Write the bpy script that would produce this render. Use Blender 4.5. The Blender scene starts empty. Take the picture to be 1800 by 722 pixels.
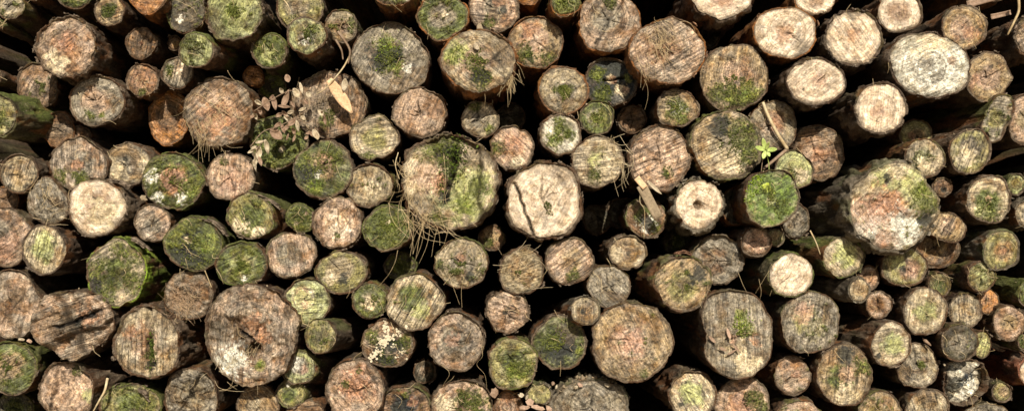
import bpy, math, random, re
import numpy as np

# ---------------------------------------------------------------- camera, world, sun, exposure
scene = bpy.context.scene
col = scene.collection
K = 0.00125          # metres per photo pixel on the plane y = 0
DIST = 3.0           # camera distance from that plane
VX, VY = 860.0, 430.0  # the point of the photograph straight in front of the camera
cam_d = bpy.data.cameras.new('camera')
cam = bpy.data.objects.new('camera', cam_d)
col.objects.link(cam)
CAMZ = 1.05
cam.location = (0, -DIST, CAMZ)
cam.rotation_euler = (math.radians(90), 0, 0)
cam_d.sensor_width = 36.0
cam_d.lens = 36.0 * DIST / (1800 * K)
cam_d.shift_x = (900 - VX) / 1800.0
cam_d.shift_y = (VY - 361) / 1800.0
cam_d.clip_start = 0.05
cam_d.clip_end = 500
scene.camera = cam
scene.render.resolution_x = 1024
scene.render.resolution_y = 410

SUN_EL, SUN_AZ = math.radians(31), math.radians(6)     # azimuth: to the right of the camera's back
world = bpy.data.worlds.new('World')
scene.world = world
world.use_nodes = True
wn = world.node_tree.nodes
wl = world.node_tree.links
bg = wn.get('Background') or wn.new('ShaderNodeBackground')
sky = wn.new('ShaderNodeTexSky')
sky.sky_type = 'NISHITA'
sky.sun_disc = False
sky.sun_elevation = SUN_EL
# direction towards the sun: right (+x), behind the camera (-y), up
sx, sy, sz = math.sin(SUN_AZ) * math.cos(SUN_EL), -math.cos(SUN_AZ) * math.cos(SUN_EL), math.sin(SUN_EL)
sky.sun_rotation = math.atan2(sx, sy)
wl.new(sky.outputs[0], bg.inputs[0])
bg.inputs[1].default_value = 0.05
sun_d = bpy.data.lights.new('sun', 'SUN')
sun_d.energy = 5.0
sun_d.angle = math.radians(0.5)
sun_d.color = (1.0, 0.905, 0.77)
sun = bpy.data.objects.new('sun', sun_d)
from mathutils import Vector
sun.rotation_euler = Vector((sx, sy, sz)).to_track_quat('Z', 'Y').to_euler()
sun.location = (1, -3, 3)
col.objects.link(sun)
scene.view_settings.view_transform = 'Standard'
scene.view_settings.look = 'None'
scene.view_settings.exposure = 0.12
scene.view_settings.gamma = 1.0

# ---------------------------------------------------------------- helpers
def at(px, py, dcm=0.0):
    """a photo pixel and a depth (cm towards the camera) -> world point"""
    f = (DIST - dcm / 100.0) / DIST
    return ((px - VX) * K * f, -dcm / 100.0, CAMZ - (py - VY) * K * f)

def hash3(ix, iy, iz):
    h = (ix.astype(np.int64) * 374761393 + iy.astype(np.int64) * 668265263 + iz.astype(np.int64) * 2147483647) & 0xffffffff
    h = ((h ^ (h >> 13)) * 1274126177) & 0xffffffff
    h = h ^ (h >> 16)
    h = (h * 2246822519) & 0xffffffff
    return ((h ^ (h >> 15)) & 0xffffff) / float(0xffffff)

def vnoise(x, y, z):
    x, y, z = np.broadcast_arrays(np.asarray(x, float), np.asarray(y, float), np.asarray(z, float))
    ix, iy, iz = np.floor(x), np.floor(y), np.floor(z)
    fx, fy, fz = x - ix, y - iy, z - iz
    fx, fy, fz = fx*fx*(3-2*fx), fy*fy*(3-2*fy), fz*fz*(3-2*fz)
    ix, iy, iz = ix.astype(np.int64), iy.astype(np.int64), iz.astype(np.int64)
    def c(a, b, d): return hash3(ix+a, iy+b, iz+d)
    x00 = c(0,0,0)*(1-fx)+c(1,0,0)*fx; x10 = c(0,1,0)*(1-fx)+c(1,1,0)*fx
    x01 = c(0,0,1)*(1-fx)+c(1,0,1)*fx; x11 = c(0,1,1)*(1-fx)+c(1,1,1)*fx
    return (x00*(1-fy)+x10*fy)*(1-fz)+(x01*(1-fy)+x11*fy)*fz

def fbm(x, y, z, octv=4):
    s = 0; a = .5; t = 0
    for i in range(octv):
        s = s + a*vnoise(x*2**i, y*2**i, z*2**i + 17.3*i); t += a; a *= .55
    return s/t            # 0..1, mean .5

def sstep(a, b, v):
    t = np.clip((v-a)/(b-a), 0, 1)
    return t*t*(3-2*t)

def lerp(a, b, t):
    return a + (b-a)*t

def mk_mesh(name, verts, faces, mat, smooth=True, cols=None, uv=None, extra=None):
    me = bpy.data.meshes.new(name)
    verts = np.asarray(verts, dtype=np.float32)
    n = len(verts)
    me.vertices.add(n)
    me.vertices.foreach_set('co', verts.ravel())
    if isinstance(faces, np.ndarray):
        k = faces.shape[1]
        me.loops.add(faces.size)
        me.loops.foreach_set('vertex_index', faces.ravel().astype(np.int32))
        me.polygons.add(len(faces))
        me.polygons.foreach_set('loop_start', np.arange(0, faces.size, k, dtype=np.int32))
    else:
        tot = [len(f) for f in faces]
        me.loops.add(sum(tot))
        me.loops.foreach_set('vertex_index', np.array([i for f in faces for i in f], dtype=np.int32))
        me.polygons.add(len(faces))
        me.polygons.foreach_set('loop_start', np.concatenate([[0], np.cumsum(tot)[:-1]]).astype(np.int32))
    me.polygons.foreach_set('use_smooth', np.full(len(me.polygons), smooth))
    if cols is not None:
        a = me.attributes.new('tint', 'FLOAT_COLOR', 'POINT')
        c = np.ones((n, 4), dtype=np.float32); c[:, :3] = np.clip(cols, 0, 1)
        a.data.foreach_set('color', c.ravel())
    for k_, v in (extra or {}).items():
        v = np.asarray(v, dtype=np.float32)
        if v.ndim == 1:
            a = me.attributes.new(k_, 'FLOAT', 'POINT'); a.data.foreach_set('value', v)
        else:
            a = me.attributes.new(k_, 'FLOAT_VECTOR', 'POINT'); a.data.foreach_set('vector', v.ravel())
    me.materials.append(mat)
    me.update()
    me.validate()
    return me

def link(name, me, parent=None, loc=None):
    o = bpy.data.objects.new(name, me)
    col.objects.link(o)
    if parent is not None: o.parent = parent
    if loc is not None: o.location = loc
    return o

def tag(o, label=None, cat=None, group=None, kind=None):
    if label: o['label'] = label
    if cat: o['category'] = cat
    if group: o['group'] = group
    if kind: o['kind'] = kind
    return o

# ---------------------------------------------------------------- materials
def new_mat(name, rough=.8, spec=.25):
    m = bpy.data.materials.new(name); m.use_nodes = True
    nt = m.node_tree
    b = nt.nodes.get('Principled BSDF')
    b.inputs['Roughness'].default_value = rough
    b.inputs['Specular IOR Level'].default_value = spec
    return m, nt, b

class NT:
    def __init__(s, nt): s.nt = nt
    def n(s, t, **kw):
        x = s.nt.nodes.new(t)
        for k, v in kw.items(): setattr(x, k, v)
        return x
    def l(s, a, b): s.nt.links.new(a, b)
    def attr(s, name, out='Fac'):
        a = s.n('ShaderNodeAttribute'); a.attribute_name = name
        return a.outputs[out]
    def math(s, op, a, b=None, c=None, clamp=False):
        x = s.n('ShaderNodeMath', operation=op, use_clamp=clamp)
        for i, v in enumerate((a, b, c)):
            if v is None: continue
            if isinstance(v, (int, float)): x.inputs[i].default_value = v
            else: s.l(v, x.inputs[i])
        return x.outputs[0]
    def noise(s, vec, scale, detail=3, rough=.6, w=None, dist=0):
        x = s.n('ShaderNodeTexNoise', noise_dimensions='4D' if w is not None else '3D')
        s.l(vec, x.inputs['Vector']); x.inputs['Scale'].default_value = scale
        x.inputs['Detail'].default_value = detail; x.inputs['Roughness'].default_value = rough
        x.inputs['Distortion'].default_value = dist
        if w is not None: s.l(w, x.inputs['W'])
        return x.outputs[0]
    def rng(s, v, a, b, c, d, smooth=False):
        x = s.n('ShaderNodeMapRange', interpolation_type='SMOOTHSTEP' if smooth else 'LINEAR')
        s.l(v, x.inputs[0])
        for i, k in enumerate((a, b, c, d)): x.inputs[i+1].default_value = k
        return x.outputs[0]
    def mix(s, f, a, b, blend='MIX'):
        x = s.n('ShaderNodeMix', data_type='RGBA', blend_type=blend)
        for sock, v in ((x.inputs[0], f), (x.inputs[6], a), (x.inputs[7], b)):
            if isinstance(v, (int, float)): sock.default_value = v
            elif isinstance(v, tuple): sock.default_value = (*v, 1)
            else: s.l(v, sock)
        return x.outputs[2]
    def scale(s, c, f):
        x = s.n('ShaderNodeVectorMath', operation='SCALE')
        s.l(c, x.inputs[0])
        if isinstance(f, (int, float)): x.inputs['Scale'].default_value = f
        else: s.l(f, x.inputs['Scale'])
        return x.outputs[0]
    def bump(s, h, strength, dist, normal=None):
        x = s.n('ShaderNodeBump'); x.inputs['Strength'].default_value = strength
        x.inputs['Distance'].default_value = dist
        s.l(h, x.inputs['Height'])
        if normal is not None: s.l(normal, x.inputs['Normal'])
        return x.outputs[0]

def face_material():
    m, nt, b = new_mat('weathered_end_grain', .75, .3)
    g = NT(nt)
    co = g.n('ShaderNodeTexCoord').outputs['Object']
    w = g.math('MULTIPLY', g.n('ShaderNodeObjectInfo').outputs['Random'], 100.0)
    tint = g.attr('tint', 'Color')
    st = g.attr('saw_uv', 'Vector')
    sa = g.attr('saw_amount'); ra = g.attr('ring_amount'); rad = g.attr('ring_radius'); moss = g.attr('moss')
    fine = g.noise(co, 330, 4, .75, w)
    mid = g.noise(co, 95, 4, .65, w, .5)
    big = g.noise(co, 28, 3, .6, w)
    # saw streaks: noise squashed along the saw's path
    streak = g.noise(st, 1.0, 3, .6, w, .35)
    # year rings
    comb = g.n('ShaderNodeCombineXYZ'); g.l(g.math('MULTIPLY', rad, 230.0), comb.inputs[0])
    ring = g.noise(comb.outputs[0], 1.0, 2, .6, w)
    f1 = g.rng(fine, .32, .68, .28, 1.75)
    f2 = g.rng(mid, .32, .68, .52, 1.48)
    f3 = g.rng(big, .3, .7, .85, 1.12)
    s1 = g.math('ADD', 1.0, g.math('MULTIPLY', sa, g.rng(streak, .36, .62, -1.0, .95)))
    r1 = g.math('ADD', 1.0, g.math('MULTIPLY', ra, g.rng(ring, .35, .65, -.75, .4)))
    f = g.math('MULTIPLY', f1, f2); f = g.math('MULTIPLY', f, f3)
    f = g.math('MULTIPLY', f, s1); f = g.math('MULTIPLY', f, r1)
    pits = g.rng(g.noise(co, 190, 2, .5, w), .30, .37, .30, 1.0, True)
    f = g.math('MULTIPLY', f, pits)
    f = g.math('ADD', 1.0, g.math('MULTIPLY', g.math('SUBTRACT', f, 1.0), g.attr('grit')))
    c = g.scale(tint, f)
    # tiny pale lichen and splinter flecks, and hue drift between ochre and grey
    hue = g.noise(co, 60, 3, .6, g.math('ADD', w, 7.0))
    c = g.mix(g.rng(hue, .5, .68, 0, .5), c, g.scale(c, 1.0), 'MIX')
    gr = g.n('ShaderNodeHueSaturation'); g.l(c, gr.inputs['Color']); g.l(g.rng(hue, .3, .7, 1.2, .88), gr.inputs['Saturation'])
    c = gr.outputs[0]
    fleck = g.rng(g.noise(co, 240, 2, .5, g.math('ADD', w, 3.0)), .70, .76, 0, .8, True)
    c = g.mix(fleck, c, g.mix(.5, g.scale(c, 2.0), (.62, .55, .42)))
    g.l(c, b.inputs['Base Color'])
    h = g.math('ADD', g.math('MULTIPLY', fine, .5), g.math('MULTIPLY', mid, .7))
    h = g.math('ADD', h, g.math('MULTIPLY', g.math('MULTIPLY', streak, sa), 1.5))
    h = g.math('ADD', h, g.math('MULTIPLY', g.math('MULTIPLY', ring, ra), .5))
    h = g.math('ADD', h, g.math('MULTIPLY', pits, .4))
    h = g.math('ADD', h, g.math('MULTIPLY', g.math('MULTIPLY', g.noise(co, 420, 2, .6, w), moss), 1.2))
    g.l(g.bump(h, .9, .0028), b.inputs['Normal'])
    g.l(g.rng(mid, .3, .7, .42, .85), b.inputs['Roughness'])
    return m

def bark_material():
    m, nt, b = new_mat('flaky_bark', .85, .2)
    g = NT(nt)
    co = g.n('ShaderNodeTexCoord').outputs['Object']
    w = g.math('MULTIPLY', g.n('ShaderNodeObjectInfo').outputs['Random'], 100.0)
    tint = g.attr('tint', 'Color')
    mp = g.n('ShaderNodeMapping'); mp.inputs['Scale'].default_value = (1, .3, 1); g.l(co, mp.inputs[0])
    n1 = g.noise(mp.outputs[0], 170, 4, .7, w, .6)
    n2 = g.noise(mp.outputs[0], 45, 4, .65, w, .8)
    n3 = g.noise(co, 330, 3, .7, w)
    f = g.math('MULTIPLY', g.rng(n1, .3, .7, .45, 1.5), g.rng(n2, .3, .7, .6, 1.35))
    f = g.math('MULTIPLY', f, g.rng(n3, .3, .7, .65, 1.35))
    c = g.scale(tint, f)
    fl = g.rng(g.noise(co, 130, 3, .6, g.math('ADD', w, 5.0)), .62, .70, 0, .65, True)
    c = g.mix(fl, c, (.34, .29, .21))
    g.l(c, b.inputs['Base Color'])
    h = g.math('ADD', g.math('MULTIPLY', n1, 1.0), g.math('ADD', n2, g.math('MULTIPLY', n3, .3)))
    g.l(g.bump(h, 1.0, .006), b.inputs['Normal'])
    return m

def plain_material(name, c, c2, scale, rough=.8, bump=.001, trans=0):
    m, nt, b = new_mat(name, rough, .25)
    g = NT(nt)
    co = g.n('ShaderNodeTexCoord').outputs['Object']
    w = g.math('MULTIPLY', g.n('ShaderNodeObjectInfo').outputs['Random'], 100.0)
    n1 = g.noise(co, scale, 4, .65, w, .3)
    n2 = g.noise(co, scale*6, 3, .65, w)
    cc = g.mix(g.rng(n1, .35, .65, 0, 1), c, c2)
    cc = g.scale(cc, g.rng(n2, .3, .7, .7, 1.3))
    g.l(cc, b.inputs['Base Color'])
    g.l(g.bump(n2, .7, bump), b.inputs['Normal'])
    return m

def tuft_material():
    m, nt, b = new_mat('moss_and_slivers', .85, .2)
    g = NT(nt); g.l(g.attr('tint', 'Color'), b.inputs['Base Color'])
    return m
M_tuft = tuft_material()
M_face = face_material()
M_bark = bark_material()
M_block = plain_material('dark_block', (.03, .022, .014), (.06, .045, .03), 6, .95, .01)  # for the added light block behind the logs
M_ground = plain_material('trodden_sandy_ground', (.36, .28, .19), (.26, .20, .13), 4, .95, .01)
M_nest = plain_material('brown_straw', (.48, .34, .20), (.28, .18, .11), 30, .7, .0003)
M_lichen = plain_material('cream_lichen', (.74, .66, .47), (.56, .47, .33), 120, .8, .0006)
M_straw = plain_material('dry_straw', (.62, .49, .28), (.40, .29, .15), 30, .6, .0003)
M_straw_pale = plain_material('pale_straw', (.66, .56, .36), (.46, .34, .18), 30, .6, .0003)
M_twig = plain_material('dead_twig_bark', (.20, .13, .08), (.34, .25, .17), 60, .8, .0006)
M_leaf_pale = plain_material('pale_dry_leaf', (.60, .52, .37), (.32, .25, .16), 60, .6, .0004)
M_leaf_brown = plain_material('brown_dry_leaf', (.22, .14, .09), (.36, .25, .17), 60, .6, .0004)
M_leaf_orange = plain_material('tan_dry_leaf', (.78, .55, .33), (.70, .44, .24), 40, .5, .0004)
M_leaf_green = plain_material('fresh_green_leaf', (.52, .60, .20), (.38, .50, .13), 80, .4, .0003)
M_moss_dark = plain_material('dark_moss', (.05, .075, .012), (.11, .15, .02), 120, .9, .0008)
M_moss_light = plain_material('bright_moss', (.34, .45, .04), (.18, .29, .02), 120, .9, .0008)
M_chip = plain_material('pink_wood_chip', (.52, .36, .26), (.36, .24, .16), 60, .7, .0006)
M_splint = plain_material('grey_wood_splinter', (.26, .20, .13), (.38, .30, .19), 50, .75, .001)

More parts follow.
